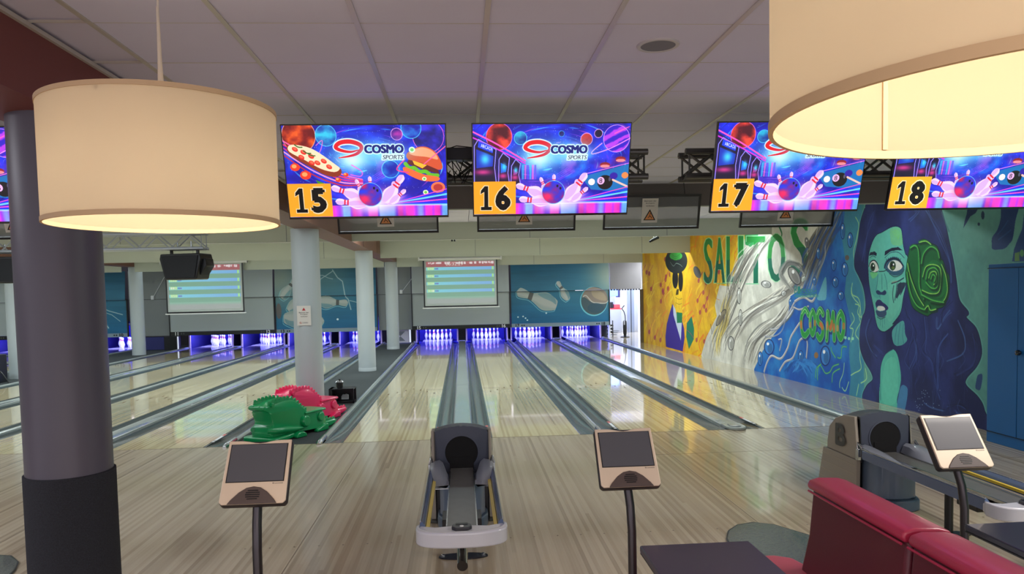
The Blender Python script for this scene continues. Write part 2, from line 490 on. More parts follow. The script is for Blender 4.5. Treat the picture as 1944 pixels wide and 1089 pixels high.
def column(x, y, r, lab, cat='column', m=M_COLUMN, ztop=2.75, mark=False):
    t = thing('column', lab, cat, (x, y, -0.012 if y > 0 else 0))
    MB().lathe([(r, 0.0), (r, ztop + (0.012 if y > 0 else 0))], 48).build('shaft', m, t, smooth=True)
    if mark:
        MB().lathe([(r + 0.004, 0.0), (r + 0.004, 0.07), (r, 0.078)], 40).build('foot_band', M_COLUMN, t, smooth=True)
    return t
column(-2.29, 2.45, 0.205, 'white round column with a warning notice, directly behind the toy dinosaurs')
column(-2.19, 8.4, 0.198, 'white round column midway along the dark walkway', mark=True)
column(-2.19, 14.9, 0.198, 'farthest white round column, at the end of the dark walkway', mark=True)
column(-10.2, 8.9, 0.20, 'white round column far left, beside the black floor speaker')
column(-10.17, 15.2, 0.20, 'distant white round column left of the second projection screen')
p = thing('column', 'thick dark grey round pillar at front left with carpet around its lower half', 'column', (-2.13, -4.72, 0))
MB().lathe([(0.212, 0.0), (0.212, 2.74)], 64).build('shaft', M_PILLAR, p, smooth=True)
o = MB().lathe([(0.214, 0.0), (0.223, 0.004), (0.223, 0.838), (0.214, 0.842)], 64).build('carpet_wrap', M_PILCARP, p, smooth=True); o['label'] = 'black speckled carpet wrap'

# ------------------------------------------------------------------ baffles hanging across the lanes
def baffle(y, z0, mt, lab, joints):
    xr = wall_x(y) + 0.02
    for a, b, side in ((-2.0, xr, 'right'), (-10.02, -2.4, 'left'), (-18.6, -10.42, 'far left')):
        t = thing('ceiling_baffle', lab % side, 'ceiling baffle', (0, y, 0))
        MB().box(a, b, 0.0, 0.03, z0, CEIL).build('board', mt, t)
        MB().box(a, b, -0.006, 0.036, z0 - 0.012, z0).build('edge_strip', M_BAFFLE, t)
        for x in joints:
            if a < x < b: MB().box(x - 0.006, x + 0.006, -0.003, 0.0, z0, CEIL).build('joint', M_GREYW, t)
M_BAFA = mat('baffle_grey', (108, 100, 94), 0.7, noise=(1, 0.04))
baffle(0.45, 2.80, M_BAFA, 'dark grey ceiling baffle nearest the screens, %s bay', ())
baffle(5.25, 2.765, M_BAFFLE, 'beige ceiling baffle, second from the screens, %s bay', (-6.2, -3.2, 1.35, 4.0))
baffle(10.1, 2.665, M_BAFFLE, 'bright pale green ceiling baffle, third from the screens, %s bay', (-6.6, -3.4, 0.4, 2.05, 4.7))
baffle(14.8, 2.592, M_BAFFLE, 'farthest ceiling baffle above the pin masks, %s bay', (-7.2, -4.4, 2.35, 4.6))

# ------------------------------------------------------------------ lanes with gutters
def gutter_profile():
    pts = []
    for k in range(13):
        a = math.pi * (k / 12)
        pts.append((-0.105 * math.cos(a), -0.085 * math.sin(a)))
    return pts
GP = gutter_profile()
def gutter(parent, x0, mirror):
    """trough 0.235 wide from x0, shallow at the foul line"""
    m = MB(); cx = x0 + 0.1175; rows = [0.0, 0.35, 0.8, 1.3, 4, 8, 12, 16, 17.69]
    prev = None
    for y in rows:
        k = min(1.0, 0.12 + y / 1.3)
        sec = [(x0, 0.0 - 0.004)] + [(cx + px, -0.008 + pz * k) for px, pz in GP] + [(x0 + 0.235, -0.004)]
        base = len(m.v); m.v += [(px, y, pz) for px, pz in sec]
        if prev is not None:
            for q in range(len(sec) - 1):
                m.f.append((prev + q, prev + q + 1, base + q + 1, base + q)); m.mi.append(0)
        prev = base
    return m.build('gutter', M_GUT, parent, smooth=True)
M_STK = mat('sticker_white', (235, 235, 235), 0.4); M_STR = mat('sticker_red', (205, 60, 50), 0.4)
WHERE = {15: 'lane left of the central ball track', 16: 'lane right of the central ball track', 17: 'second lane from the painted wall', 18: 'lane along the painted wall',
         14: 'lane just left of the walkway', 13: 'second lane left of the walkway', 12: 'third lane left of the walkway', 11: 'fourth lane left of the walkway',
         10: 'first lane beyond the far column', 9: 'second lane beyond the far column', 8: 'third lane beyond the far column', 7: 'fourth lane beyond the far column'}
LANE_OBJ = {}
for n, (a, b) in LANES.items():
    t = thing('bowling_lane', 'glossy striped wooden bowling lane, the ' + WHERE[n], 'bowling lane', ((a + b) / 2, 0, 0)); LANE_OBJ[n] = t
    h = LW / 2
    seams = [0.0, 3.9, 7.8, 11.7, 15.6, 18.05]
    for s0, s1 in zip(seams[:-1], seams[1:]):
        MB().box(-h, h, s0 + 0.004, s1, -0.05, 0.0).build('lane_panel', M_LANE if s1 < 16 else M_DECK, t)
    MB().box(-h, h, 18.054, 18.30, -0.05, 0.0).build('pale_deck_strip', M_WHITEDECK, t)
    MB().box(-h, h, 18.304, Y_END, -0.05, 0.0).build('pin_deck', M_WHITEDECK, t)
    MB().box(-h - 0.004, -h, 0.0, Y_END, -0.09, -0.002).build('lane_edge', M_BLACK, t)
    MB().box(h, h + 0.004, 0.0, Y_END, -0.09, -0.002).build('lane_edge', M_BLACK, t)
    gutter(t, -h - 0.239, False); gutter(t, h + 0.004, True)
    # aiming arrows and dots let into the surface
    m = MB()
    for k in range(-3, 4):
        x = k * 5 * 0.0266; y = 4.75 - abs(k) * 0.22
        m.prism([(x - 0.016, y), (x + 0.016, y), (x, y + 0.15)], 0.0, 0.0012, 'z')
    for k in (-5, -4, -3, -2, 2, 3, 4, 5):
        x = k * 3.2 * 0.0266; m.lathe([(0.009, 0.0), (0.009, 0.0011)], 8, x, 2.1)
    o = m.build('aiming_marks', mat('mark_brown', (96, 70, 48), 0.3), t); o['kind'] = 'stuff'
    if n % 2 == 0: # white and red label strip on the ledge at the foul line
        pass
# dots on the approach
m = MB()
for X0 in (-4.4907, 0.0, 3.387):
    for row in (-3.65, -4.6):
        for k in range(-9, 10):
            x = X0 + k * 0.17
            if x < wall_x(0) - 0.1: m.lathe([(0.007, 0.0), (0.007, 0.0011)], 8, x, row)
o = m.build('approach_dots', mat('mark_brown'), floor); o['kind'] = 'stuff'
# thin dark seam along the foul line and a few seams in the approach
MB().box(-18.6, 6.15, -0.006, 0.006, 0.0, 0.0012).build('foul_line', mat('seam_brown', (110, 92, 66), 0.5), floor)
m = MB()
m.box(1.7, 5.9, -1.215, -1.21, 0, 0.0008)
m.box(3.6, 6.1, -1.9, -1.895, 0, 0.0008)
m.box(-1.16, -1.155, -9, -0.01, 0, 0.0008); m.box(2.2, 2.205, -9, -0.01, 0, 0.0008); m.box(-3.4, -3.395, -9, -0.01, 0, 0.0008)
m.build('floor_seam', mat('seam_brown'), floor)

# ------------------------------------------------------------------ ridges, track covers
def ridge(x0, x1, label, y1=18.0, end=True):
    t = thing('lane_divider', label, 'lane divider', (0, 0, 0))
    w = x1 - x0; cx = (x0 + x1) / 2
    prof = [(x0, -0.02), (x0, 0.012), (cx - w * 0.25, 0.026), (cx, 0.028), (cx + w * 0.25, 0.026), (x1, 0.012), (x1, -0.02)]
    MB().prism(prof, 0.32, y1, 'y').build('capping', M_CAP, t, smooth=True)
    # rounded metal nose running down to the foul line
    m = MB(); pts = [(cx, 0.34, 0.016), (cx, 0.2, 0.016), (cx, 0.08, 0.012), (cx, -0.03, 0.006), (cx, -0.07, 0.0)]
    m.tube(pts, [w * .42, w * .42, w * .45, w * .45, w * .30], 10); m.build('end_nose', M_CHROME, t, smooth=True)
    m = MB(); m.lathe([(w * .2, 0.0), (w * .2, 0.006)], 12, cx, -0.03); o = m.build('end_bolt', M_BLACK, t); o.location = (0, 0, 0.022)
    return t
def label_strip(n_, x, y=0.45, s=1):
    parent = thing('label_strip', 'small printed label strip on the gutter edge, ' + WHERE[n_], 'label', (LANE_OBJ[n_].location.x, 0, 0))
    m = MB(); m.box(x - 0.022, x + 0.022, y - 0.24, y + 0.30, 0.012, 0.0165).build('label_backing', M_BLACK, parent)
    MB().box(x - 0.016, x + 0.016, y - 0.12, y + 0.17, 0.0165, 0.018).build('white_label', M_STK, parent)
    MB().box(x - 0.016, x + 0.016, y + 0.17, y + 0.28, 0.0165, 0.018).build('red_label', M_STR, parent)
    MB().box(x - 0.014, x + 0.014, y - 0.22, y - 0.16, 0.0165, 0.018).build('small_label', M_STK, parent)
g = 0.239
r1 = ridge(LANES[15][0] - g - 0.08, LANES[15][0] - g, 'grey rounded lane divider right of the dark walkway, ending in a metal nose')
r2 = ridge(LANES[16][1] + g, LANES[17][0] - g, 'narrow grey divider between the gutters right of the centre pair of lanes')
r3 = ridge(LANES[14][1] + g, LANES[14][1] + g + 0.08, 'grey lane divider at the left side of the toy dinosaurs')
r4 = ridge(LANES[18][1] + g, LANES[18][1] + g + 0.075, 'grey metallic divider beside the wood strip along the painted wall')
r5 = ridge(LANES[12][1] + g, LANES[13][0] - g, 'narrow grey divider two lanes left of the dark walkway')
r6 = ridge(LANES[11][0] - g - 0.08, LANES[11][0] - g, 'grey lane divider that runs past the far left column')
r7 = ridge(LANES[10][1] + g, LANES[10][1] + g + 0.08, 'grey lane divider just beyond the floor subwoofer')
r8 = ridge(LANES[8][1] + g, LANES[9][0] - g, 'farthest narrow grey divider at the left')
# small printed strips on the gutter edge at the start of lanes 14, 15/16, 17, 18
for n_, s_ in ((14, 1), (17, -1), (18, -1), (16, -1), (15, 1)):
    label_strip(n_, s_ * (LW / 2 + 0.047), 0.45)
def track_cover(x0, x1, label, y0=0.0):
    t = thing('ball_track_cover', label, 'track cover', (0, 0, 0))
    prof = [(x0, -0.03), (x0, 0.020), (x0 + 0.012, 0.028), (x0 + 0.02, 0.024), (x1 - 0.02, 0.024), (x1 - 0.012, 0.028), (x1, 0.020), (x1, -0.03)]
    MB().prism(prof, y0 + 0.25, 18.2, 'y').build('cover', M_CAP, t, smooth=True)
    w = x1 - x0; cx = (x0 + x1) / 2
    # rounded end piece with a grip
    poly = [(x0, y0 + 0.25), (x0, y0 + 0.05), (x0 + 0.03, y0 - 0.05), (x0 + 0.08, y0 - 0.09), (x1 - 0.08, y0 - 0.09), (x1 - 0.03, y0 - 0.05), (x1, y0 + 0.05), (x1, y0 + 0.25)]
    MB().prism(poly, 0.001, 0.034, 'z').build('end_piece', M_CAP, t, bevel=0.008)
    MB().box(cx - 0.07, cx + 0.05, y0 + 0.0, y0 + 0.16, 0.034, 0.044).build('grip', M_CHROME, t, bevel=0.004)
    for q in (0.5, 5.0, 10.0): MB().box(x0 + .0, x1, q, q + .01, 0.0245, 0.0255).build('cover_joint', M_GREYW, t)
    return t
tc1 = track_cover(LANES[15][1] + g, LANES[16][0] - g, 'grey ball track cover running straight to the central ball return', y0=-0.02)
tc2 = track_cover(LANES[17][1] + g, LANES[18][0] - g, 'grey ball track cover with rounded end and metal grip, left of the painted wall lane')
tc3 = track_cover(LANES[13][1] + g, LANES[14][0] - g, 'pale grey ball track cover in the first pair left of the walkway')
tc4 = track_cover(LANES[11][1] + g, LANES[12][0] - g, 'pale grey ball track cover in the second pair left of the walkway')
tc5 = track_cover(LANES[9][1] + g, LANES[10][0] - g, 'ball track cover in the first pair beyond the far column')
tc6 = track_cover(LANES[7][1] + g, LANES[8][0] - g, 'ball track cover in the last pair at the far left')

# ------------------------------------------------------------------ masks above the pins, pits, pins
M_PIT = mat('pit_edge_lit', (214, 190, 236), 0.5)  # pinkish lamp light on the board edges is put into this colour
M_PITD = mat('pit_dark', (24, 18, 72), 0.6)
M_STRIP_D = mat('number_strip_dark', (26, 28, 26), 0.5)
M_STRIP_G = mat('number_strip_grey', (136, 156, 162), 0.5)
M_TXT_W = mat('number_white', (240, 240, 235), 0.5)
M_TXT_D = mat('number_dark', (12, 22, 28), 0.5)
YM = 17.4
I4 = Matrix.Identity(4)

def paint_mask(kind):
    W_, H_ = 840, 472
    c = Canvas(W_, H_, (34, 110, 140))
    n1 = fbm(W_, H_, 3, 2, 5, 4); n2 = fbm(W_, H_, 4, 30, 9, 3)
    yy = np.linspace(0, 1, H_)[:, None]; xx = np.linspace(0, 1, W_)[None, :]
    top = np.array([30, 98, 126.]); mid = np.array([42, 112, 138.]); low = np.array([18, 104, 146.])
    base = np.where(yy[..., None] < .5, top + (mid - top) * (yy[..., None] * 2), mid + (low - mid) * ((yy[..., None] - .5) * 2))
    c.a[:] = base * (0.86 + 0.28 * (0.5 * n1 + 0.5 * n2))[..., None]
    def glow(x, y, r, col, k):
        g_ = np.exp(-(((xx - x) * 1.78) ** 2 + (yy - y) ** 2) / r ** 2)[..., None] * k
        c.a[:] = c.a * (1 - g_) + np.array(col) * g_
    def pin(px, py, L, ang, outline=True):
        prof = [(0, .085), (.05, .13), (.13, .165), (.25, .20), (.36, .19), (.5, .13), (.62, .085), (.7, .075), (.8, .095), (.88, .105), (.95, .09), (1, .0)]
        P = [(a * L, b * L) for a, b in prof] + [(a * L, -b * L) for a, b in prof[::-1]]
        ca, sa = math.cos(ang), math.sin(ang)
        tr = lambda s, t: (px + s * ca - t * sa, py + s * sa + t * ca)
        Q = [tr(s, t) for s, t in P]
        c.stroke([(x - 6, y + 10) for x, y in Q], 5, (150, 214, 220), 0.75, closed=True, soft=2)
        c.poly(Q, (176, 190, 176), 1.0, smooth=True)
        for k in range(6):
            f = k / 6
            Q2 = [tr(s, t * (1 - f * .8) - L * .03 * f) for s, t in P]
            c.poly([(x, y - f * 3) for x, y in Q2], (150 + 60 * f, 166 + 44 * f, 160 + 36 * f), 0.35, smooth=True)
        neck = [tr(.60 * L, .088 * L), tr(.70 * L, .078 * L), tr(.70 * L, -.078 * L), tr(.60 * L, -.088 * L)]
        c.poly(neck, (84, 84, 80), 0.9)
        sh = [tr(s, t) for s, t in [(0.02 * L, .02 * L), (.1 * L, .15 * L), (.25 * L, .19 * L), (.4 * L, .16 * L), (.5 * L, .1 * L), (.35 * L, .06 * L), (.15 * L, .05 * L)]]
        c.poly(sh, (30, 112, 140), 0.35, smooth=True)
    def bolt(pts, w):
        c.stroke(pts, w * 3, (120, 180, 190), 0.35, smooth=False, soft=4)
        c.stroke(pts, w, (205, 220, 214), 0.9, smooth=False, soft=1.5)
    if kind == 'ball':
        glow(1.0, .22, .42, (190, 188, 150), .75); glow(.62, .5, .5, (60, 130, 150), .4)
        pin(388, 336, 355, math.radians(200)); pin(488, 292, 175, math.radians(238))
        c.ell(705, 308, 118, 118, (112, 200, 210)); c.ell(708, 304, 112, 112, (70, 92, 96))
        c.poly([(640, 214), (700, 196), (800, 230), (822, 310), (760, 330), (690, 318), (640, 282), (608, 262)], (150, 136, 120), 0.95, smooth=True)
        c.poly([(690, 220), (780, 240), (815, 300), (760, 300), (700, 270)], (176, 160, 128), 0.8, smooth=True)
        c.stroke([(612, 272), (640, 262), (690, 312), (740, 322), (800, 326), (826, 308)], 7, (206, 206, 190), 0.9, soft=2)
        c.ell(720, 362, 70, 40, (48, 84, 98), 0.7)
        for x, y in ((62, 420), (105, 416), (125, 430), (140, 446), (300, 394)): c.ell(x, y, 7, 6, (205, 235, 235))
    elif kind == 'bolt':
        glow(.05, .15, .5, (165, 170, 150), .85); glow(.55, .1, .4, (120, 150, 140), .5)
        pin(60, 232, 200, math.radians(-52)); pin(110, 330, 230, math.radians(-42)); pin(70, 385, 330, math.radians(6))
        pin(350, 262, 250, math.radians(4))
        bolt([(480, 20), (520, 80), (560, 110), (572, 180), (580, 230), (600, 250), (620, 330)], 5)
        bolt([(480, 30), (430, 60), (380, 90), (372, 150), (350, 200), (330, 260)], 4)
        bolt([(330, 60), (400, 60), (440, 80), (480, 90)], 3); bolt([(610, 260), (690, 280), (700, 360), (690, 430)], 3)
        c.ell(508, 404, 9, 8, (225, 245, 245)); c.ell(30, 330, 22, 60, (120, 100, 90), .8)
    else:
        glow(.08, .12, .5, (190, 190, 170), .7)
        bolt([(560, 200), (600, 250), (640, 300), (660, 380), (690, 430)], 6); bolt([(600, 250), (700, 300), (800, 330)], 4)
        bolt([(640, 300), (720, 330), (780, 380)], 3); pin(90, 300, 220, math.radians(-70)); pin(120, 380, 260, math.radians(10))
    return c.image('mask_print_' + kind)

def mask_unit(x0, x1, kind, nl, nr, label):
    t = thing('pin_mask', label, 'pin mask', (x0, YM, 0))
    w = x1 - x0; z0, z1, z2, z3 = 0.452, 0.585, 1.717, 2.70
    if kind == 'white':
        mt = M_WHITEP; ms = M_STRIP_D; mx = M_TXT_W
    else:
        im = paint_mask(kind); mt = print_mat('mask_art_' + kind, im, 0.55); ms = M_STRIP_G; mx = M_TXT_D
    uv = lambda co: (co.x / w, (co.z - z1) / (z3 - z1))
    MB().box(0.03, w - 0.03, 0.0, 0.02, z1, z2 - 0.008).build('lower_panel', mt, t, uv=uv)
    m = MB(); m.add([(0.03, -0.10, z2 + 0.008), (w - 0.03, -0.10, z2 + 0.008), (w - 0.03, 0.0, z3), (0.03, 0.0, z3),
                     (0.03, -0.08, z2 + 0.008), (w - 0.03, -0.08, z2 + 0.008), (w - 0.03, 0.02, z3), (0.03, 0.02, z3)],
                    [(0, 1, 2, 3), (5, 4, 7, 6), (0, 4, 5, 1), (1, 5, 6, 2), (2, 6, 7, 3), (3, 7, 4, 0)])
    m.build('upper_panel', mt, t, uv=uv)
    MB().box(0.03, w - 0.03, -0.012, 0.02, z0, z1 - 0.003).build('number_strip', ms, t)
    MB().box(0.0, 0.03, -0.03, 0.05, z0, z2 + .03).build('side_frame', M_BLACK, t); MB().box(w - 0.03, w, -0.03, 0.05, z0, z2 + .03).build('side_frame', M_BLACK, t)
    for s_, x in ((str(nl), 0.24), (str(nr), w - 0.24)):
        text_obj('lane_number', s_, 0.108, mx, t, Matrix.Translation((x, -0.0135, (z0 + z1) / 2)), bold=0.006)
    m = MB()
    for x in (0.40, 0.475, w - 0.40, w - 0.475):
        m.lathe([(0.026, 0.0), (0.026, 0.004), (0.012, 0.004), (0.012, 0.0)], 12, M=Matrix.Translation((x, -0.013, (z0 + z1) / 2)) @ Matrix.Rotation(math.pi / 2, 4, 'X'))
    if True: [MB().box(q - .01, q + .01, 0.005, 0.02, z3 - .02, CEIL + 0.02).build('hanger', M_BLACK, t) for q in (0.3, w - 0.3)]
    m.build('ring_marks', mat('ring_grey', (92, 92, 84), 0.5) if kind == 'white' else M_TXT_D, t)
    return t
UNITS = [(-1.745, 1.725, 'white', 15, 16, 'plain white pin mask with black number strip, above the central pair of lanes'),
         (1.735, 5.30, 'ball', 17, 18, 'teal pin mask printed with two flying pins and a ball'),
         (-6.46, -2.93, 'bolt', 13, 14, 'teal pin mask printed with several pins and lightning, behind the white columns'),
         (-10.05, -6.47, 'white', 11, 12, 'plain white pin mask with black number strip, right of the dark pillar'),
         (-15.12, -11.42, 'storm', 9, 10, 'teal pin mask with lightning, mostly hidden behind the dark front pillar'),
         (-18.55, -15.14, 'white', 7, 8, 'plain white pin mask cut off by the left picture edge')]
for u in UNITS: mask_unit(*u)

# grey boards between the masks
def filler(x0, x1, lab):
    t = thing('partition_board', lab, 'partition', (x0, YM + 0.12, 0)); w = x1 - x0
    MB().box(0, w, 0, 0.02, 0.46, 1.71).build('lower_panel', M_GREYW, t)
    MB().box(0, w, -0.02, 0.0, 1.725, 2.70).build('upper_panel', M_GREYW, t)
    return t
filler(-2.92, -1.76, 'grey partition board behind the farthest column, right of the lightning mask')
filler(-11.41, -10.06, 'grey partition board with a pull cord near the distant left column')
MB_ = MB
# low white hatch with triangular marks beside lane 15
t = thing('access_hatch', 'low white hatch with grey triangle marks at the end of the walkway', 'hatch', (-2.42, 17.7, 0))
MB().box(0, 0.52, 0, 0.03, -0.01, 0.455).build('door_leaf', mat('hatch_white', (205, 200, 215), 0.4), t)
for s in (1, -1):
    MB().prism([(0.06, 0.225 - s * 0.17), (0.40, 0.225 - s * 0.17), (0.23, 0.225)], -0.008, -0.001, 'y').build('triangle_mark', mat('hatch_grey', (120, 122, 130), 0.5), t)
M_LITW = mat('white_trim_glow', (235, 235, 240), 0.5, emit=(225, 235, 255), strength=0.5)  # faint emission stands in for light falling on the trims
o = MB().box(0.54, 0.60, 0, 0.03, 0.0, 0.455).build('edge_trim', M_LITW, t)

# blue box and dark cabinet beside lane 11
t = thing('storage_box', 'dark blue storage box at the far end near the distant left column', 'box', (-11.0, 17.3, 0))
MB().box(0, 0.85, 0, 0.4, -0.012, 0.43).build('body', mat('navy_box', (36, 40, 110), 0.5), t, bevel=0.01)
MB().box(-0.01, 0.86, -0.01, 0.41, 0.43, 0.45).build('lid', M_BLACK, t, bevel=0.005)
t = thing('sub_cabinet', 'black cabinet standing right of the blue storage box', 'cabinet', (-10.1, 17.0, 0))
MB().box(0, 0.42, 0, 0.4, -0.012, 0.445).build('body', M_BLACK, t, bevel=0.01)
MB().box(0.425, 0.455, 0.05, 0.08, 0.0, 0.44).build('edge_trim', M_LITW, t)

# pit enclosure for each lane: side boards, ball cushion at the back
def pit(n):
    a, b = LANES[n]; cx = (a + b) / 2; h = LW / 2 + g
    for s, sd in ((-1, 'left'), (1, 'right')):
        t = thing('kickback_board', 'dark %s side board of the pin pit, %s' % (sd, WHERE[n]), 'side board', (cx, 0, 0))
        x = s * (h - 0.014)
        MB().box(x - 0.012, x + 0.012, 17.75, 20.05, -0.09, 0.72).build('board', M_PITD, t)
        MB().box(x - 0.05 * (s > 0), x + 0.05 * (s < 0), 17.70, 17.75, -0.02, 0.46).build('front_edge', M_PIT, t)
    t = thing('ball_cushion', 'dark blue curtain behind the pins, %s' % WHERE[n], 'cushion', (cx, 0, 0))
    MB().box(-h, h, 20.1, 20.13, -0.2, 0.9).build('curtain', M_DARKW, t)
    MB().box(-h + 0.02, h - 0.02, 19.5, 20.08, -0.19, -0.10).build('pit_carpet', M_DARKW, t)
    t = thing('pit_lamp', 'violet tube lamp hidden under the mask, %s' % WHERE[n], 'lamp', (cx, 17.62, 0.60))
    MB().tube([(-0.5, 0, 0), (0.5, 0, 0)], 0.014, 8).build('lamp_tube', mat('violet_tube', (120, 90, 255), 0.4, emit=(110, 70, 255), strength=2.0), t)
    MB().box(-h, h, 0.14, 2.48, 0.22, 0.24).build('pit_roof', M_DARKW, t)
    area_light('pin_light', (cx, 17.72, 0.62), (1.2, 0.06), 95.0, (0.22, 0.23, 1.0), (math.radians(48), 0, 0))
for n in LANES: pit(n)

M_PIN = mat('pin_white', (238, 238, 240), 0.25, coat=0.4)
M_PINR = mat('pin_red', (200, 40, 50), 0.3)
PROF = [(0.0, 0.0), (0.026, 0.0), (0.0285, 0.012), (0.036, 0.045), (0.050, 0.080), (0.0585, 0.110), (0.0605, 0.122), (0.0585, 0.140), (0.0495, 0.180), (0.036, 0.220),
        (0.0265, 0.245), (0.0235, 0.262), (0.0228, 0.275), (0.0245, 0.300), (0.0305, 0.330), (0.0325, 0.345), (0.0315, 0.360), (0.026, 0.372), (0.014, 0.3795), (0.0, 0.381)]
pin0 = MB().lathe(PROF, 16).build('bowling_pin', M_PIN, smooth=True)
st = MB()
st.lathe([(0.0275, 0.2425), (0.0262, 0.252), (0.0245, 0.2605)], 16); st.lathe([(0.0240, 0.272), (0.0248, 0.284), (0.0258, 0.296)], 16)
st0 = st.build('red_stripes', M_PINR, pin0, smooth=True)
SPOTS = [(0, 0, 'head pin at the front'), (-.1524, .264, 'second row left'), (.1524, .264, 'second row right'), (-.3048, .528, 'third row left'), (0, .528, 'third row centre'),
         (.3048, .528, 'third row right'), (-.4572, .792, 'back row far left'), (-.1524, .792, 'back row inner left'), (.1524, .792, 'back row inner right'), (.4572, .792, 'back row far right')]
first = True
for n in sorted(LANES, reverse=True):
    if n == 7: continue
    a, b = LANES[n]
    for k, (dx, dy, w) in enumerate(SPOTS):
        if first: o = pin0; first = False
        else:
            o = pin0.copy(); COL.objects.link(o); q = st0.copy(); COL.objects.link(q); q.parent = o
        o.location = ((a + b) / 2 + dx, 18.44 + dy, 0.0)
        tag(o, 'white bowling pin, %s, %s' % (w, WHERE[n]), 'bowling pin', 'bowling pins on the ' + WHERE[n])

# ------------------------------------------------------------------ projection screens with score tables
def paint_scores(seed):
    c = Canvas(520, 330, (150, 164, 158)); r = np.random.default_rng(seed)
    c.a[0:42] = (168, 84, 92)
    for k in range(60):
        x = r.integers(0, 500); c.a[2 + k % 5:14 + k % 9, x:x + r.integers(4, 18)] = (236, 222, 224) if k % 3 else (190, 110, 116)
    c.text('06:32:29', 150, 8, 280, 32, (250, 250, 240))
    ys = (44, 102, 160, 218)
    c.a[44:300] = (118, 172, 146)
    for y in ys:
        for q in range(24):
            xx = np.linspace(0, 1, 520)[:, None]
            c.a[y + q] = np.array([130, 226, 236]) * (1 - xx) + np.array([120, 178, 240]) * xx
        c.a[y:y + 22, 8:60] = (176, 240, 160); c.a[y:y + 24, 500:514] = (170, 240, 150)
        for k in range(3): c.text(str(r.integers(0, 9)), 12 + k * 16, y + 4, 24 + k * 16, y + 19, (240, 250, 230))
        for k in range(7): c.ell(66 + k * 4, y + 12, 3, 6, ((90, 130, 210), (120, 110, 200), (80, 170, 190))[int(r.integers(0, 3))])
    f = np.linspace(0, 1, 24)[:, None, None]
    c.a[276:300] = np.array([132, 190, 164]) * (1 - f) + np.array([160, 172, 166]) * f
    c.a[300:] = (160, 170, 166)
    c.a = c.a * (0.93 + 0.07 * np.random.default_rng(seed + 3).random((330, 520, 1)).astype(np.float32))
    return c.image('score_table')
def screen(x0, x1, zt, zb, seed, lab):
    t = thing('projection_screen', lab, 'projection screen', ((x0 + x1) / 2, 14.60, 0)); h = (x1 - x0) / 2
    m = MB(); m.tube([(-h - 0.12, 0, zt + 0.08), (h + 0.14, 0, zt + 0.08)], 0.045, 12); m.build('roller_case', M_WHITE, t, smooth=True)
    for s in (-1, 1): MB().box(s * (h + .12) - .02, s * (h + .12) + .02, -.05, .05, zt + .03, zt + 0.14).build('case_end', M_WHITE, t)
    for s in (-1, 1): MB().tube([(s * h * .8, 0.0, zt + .1), (s * h * .8, 0.0, CEIL)], 0.008, 6).build('hanger', M_CHROME, t)
    MB().box(-h, h, 0, 0.006, zb, zt + 0.06).build('black_border', M_BLACK, t)
    im = paint_scores(seed)
    wi = 0.045
    MB().box(-h + wi, h - wi, -0.004, -0.001, zb + 0.05, zt + 0.06).build('white_cloth', M_WHITEP, t)
    uv = lambda co: ((co.x + h - wi * 2.2) / (2 * (h - wi * 2.2)), (co.z - zb - 0.12) / (zt + 0.0 - zb - 0.12))
    MB().box(-h + wi * 2.2, h - wi * 2.2, -0.007, -0.0045, zb + 0.12, zt).build('projected_scores', print_mat('scores_%d' % seed, im, 0.7, emit=0.62, base=0.12), t, uv=uv)
    MB().box(-h - 0.04, h + 0.04, -0.012, 0.014, zb - 0.03, zb).build('bottom_bar', M_WHITE, t)
    return t
screen(-1.170, 1.170, 2.718, 1.283, 4, 'projection screen with a score table, centre, fully visible')
screen(-9.035, -6.69, 2.76, 1.274, 9, 'projection screen with a score table, partly behind the hanging loudspeaker')

# pull cords of the screens
for x, z, x2, z2, lab in ((-2.10, 1.80, -1.72, 2.25, 'screen pull cord with white handle beside the farthest column'), (-10.6, 1.78, -10.1, 2.6, 'screen pull cord with white handle on the far left partition')):
    t = thing('pull_cord', lab, 'pull cord', (x, 17.468, 0))
    MB().tube([(0.02, 0, z), (x2 - x, 0.0, z2)], 0.009, 6).build('cord', M_WHITE, t)
    MB().box(-0.05, 0.05, -0.03, 0.03, z - 0.07, z + 0.07).build('handle', M_WHITE, t, bevel=0.015)

# ------------------------------------------------------------------ roller blind and the lit machine room at the far right
t = thing('roller_blind', 'grey roller blind half lowered over the opening by the painted wall', 'blind', (5.31, 17.38, 0))
MB().box(0, 1.14, 0, 0.012, 1.73, 2.68).build('cloth', mat('blind_grey', (128, 126, 124), 0.8), t)
m = MB()
for k in range(11): m.box(0.02 + k * .1, 0.09 + k * .1, -0.012, 0.02, 1.69, 1.73)
m.build('bottom_fringe', M_BLACK, t)
t = thing('door_jamb', 'dark wooden post at the right side of the machine room opening', 'post', (5.87, 14.75, 0))
MB().box(-0.09, 0.0, 0, 0.12, 0, 1.72).build('post', mat('jamb_wood', (92, 78, 56), 0.6), t)
MB().box(0.02, 0.045, -0.01, 0.02, 0, 0.45).build('bright_strip', mat('brass_strip', (230, 210, 170), 0.3, 0.6), t)
M_ROOM = mat('machine_room_white', (226, 230, 236), 0.6)
struct(MB().box(5.0, 7.6, 21.3, 21.4, -0.2, 3.0).build('wall_machine_room', M_ROOM))
struct(MB().box(7.5, 7.6, 14.9, 21.4, -0.2, 3.0).build('wall_machine_room_right', M_ROOM))
struct(MB().box(5.86, 7.6, 14.86, 14.92, -0.2, 3.0).build('wall_machine_room_front', M_ROOM))
struct(MB().box(5.28, 5.33, 17.5, 21.4, -0.2, 3.0).build('wall_machine_room_left', M_ROOM))
area_light('machine_room_light', (6.3, 19.6, 2.8), (1.0, 1.6), 120, (0.86, 0.92, 1.0))
area_light('machine_room_light', (6.8, 16.6, 2.8), (0.8, 1.0), 45, (0.9, 0.94, 1.0))
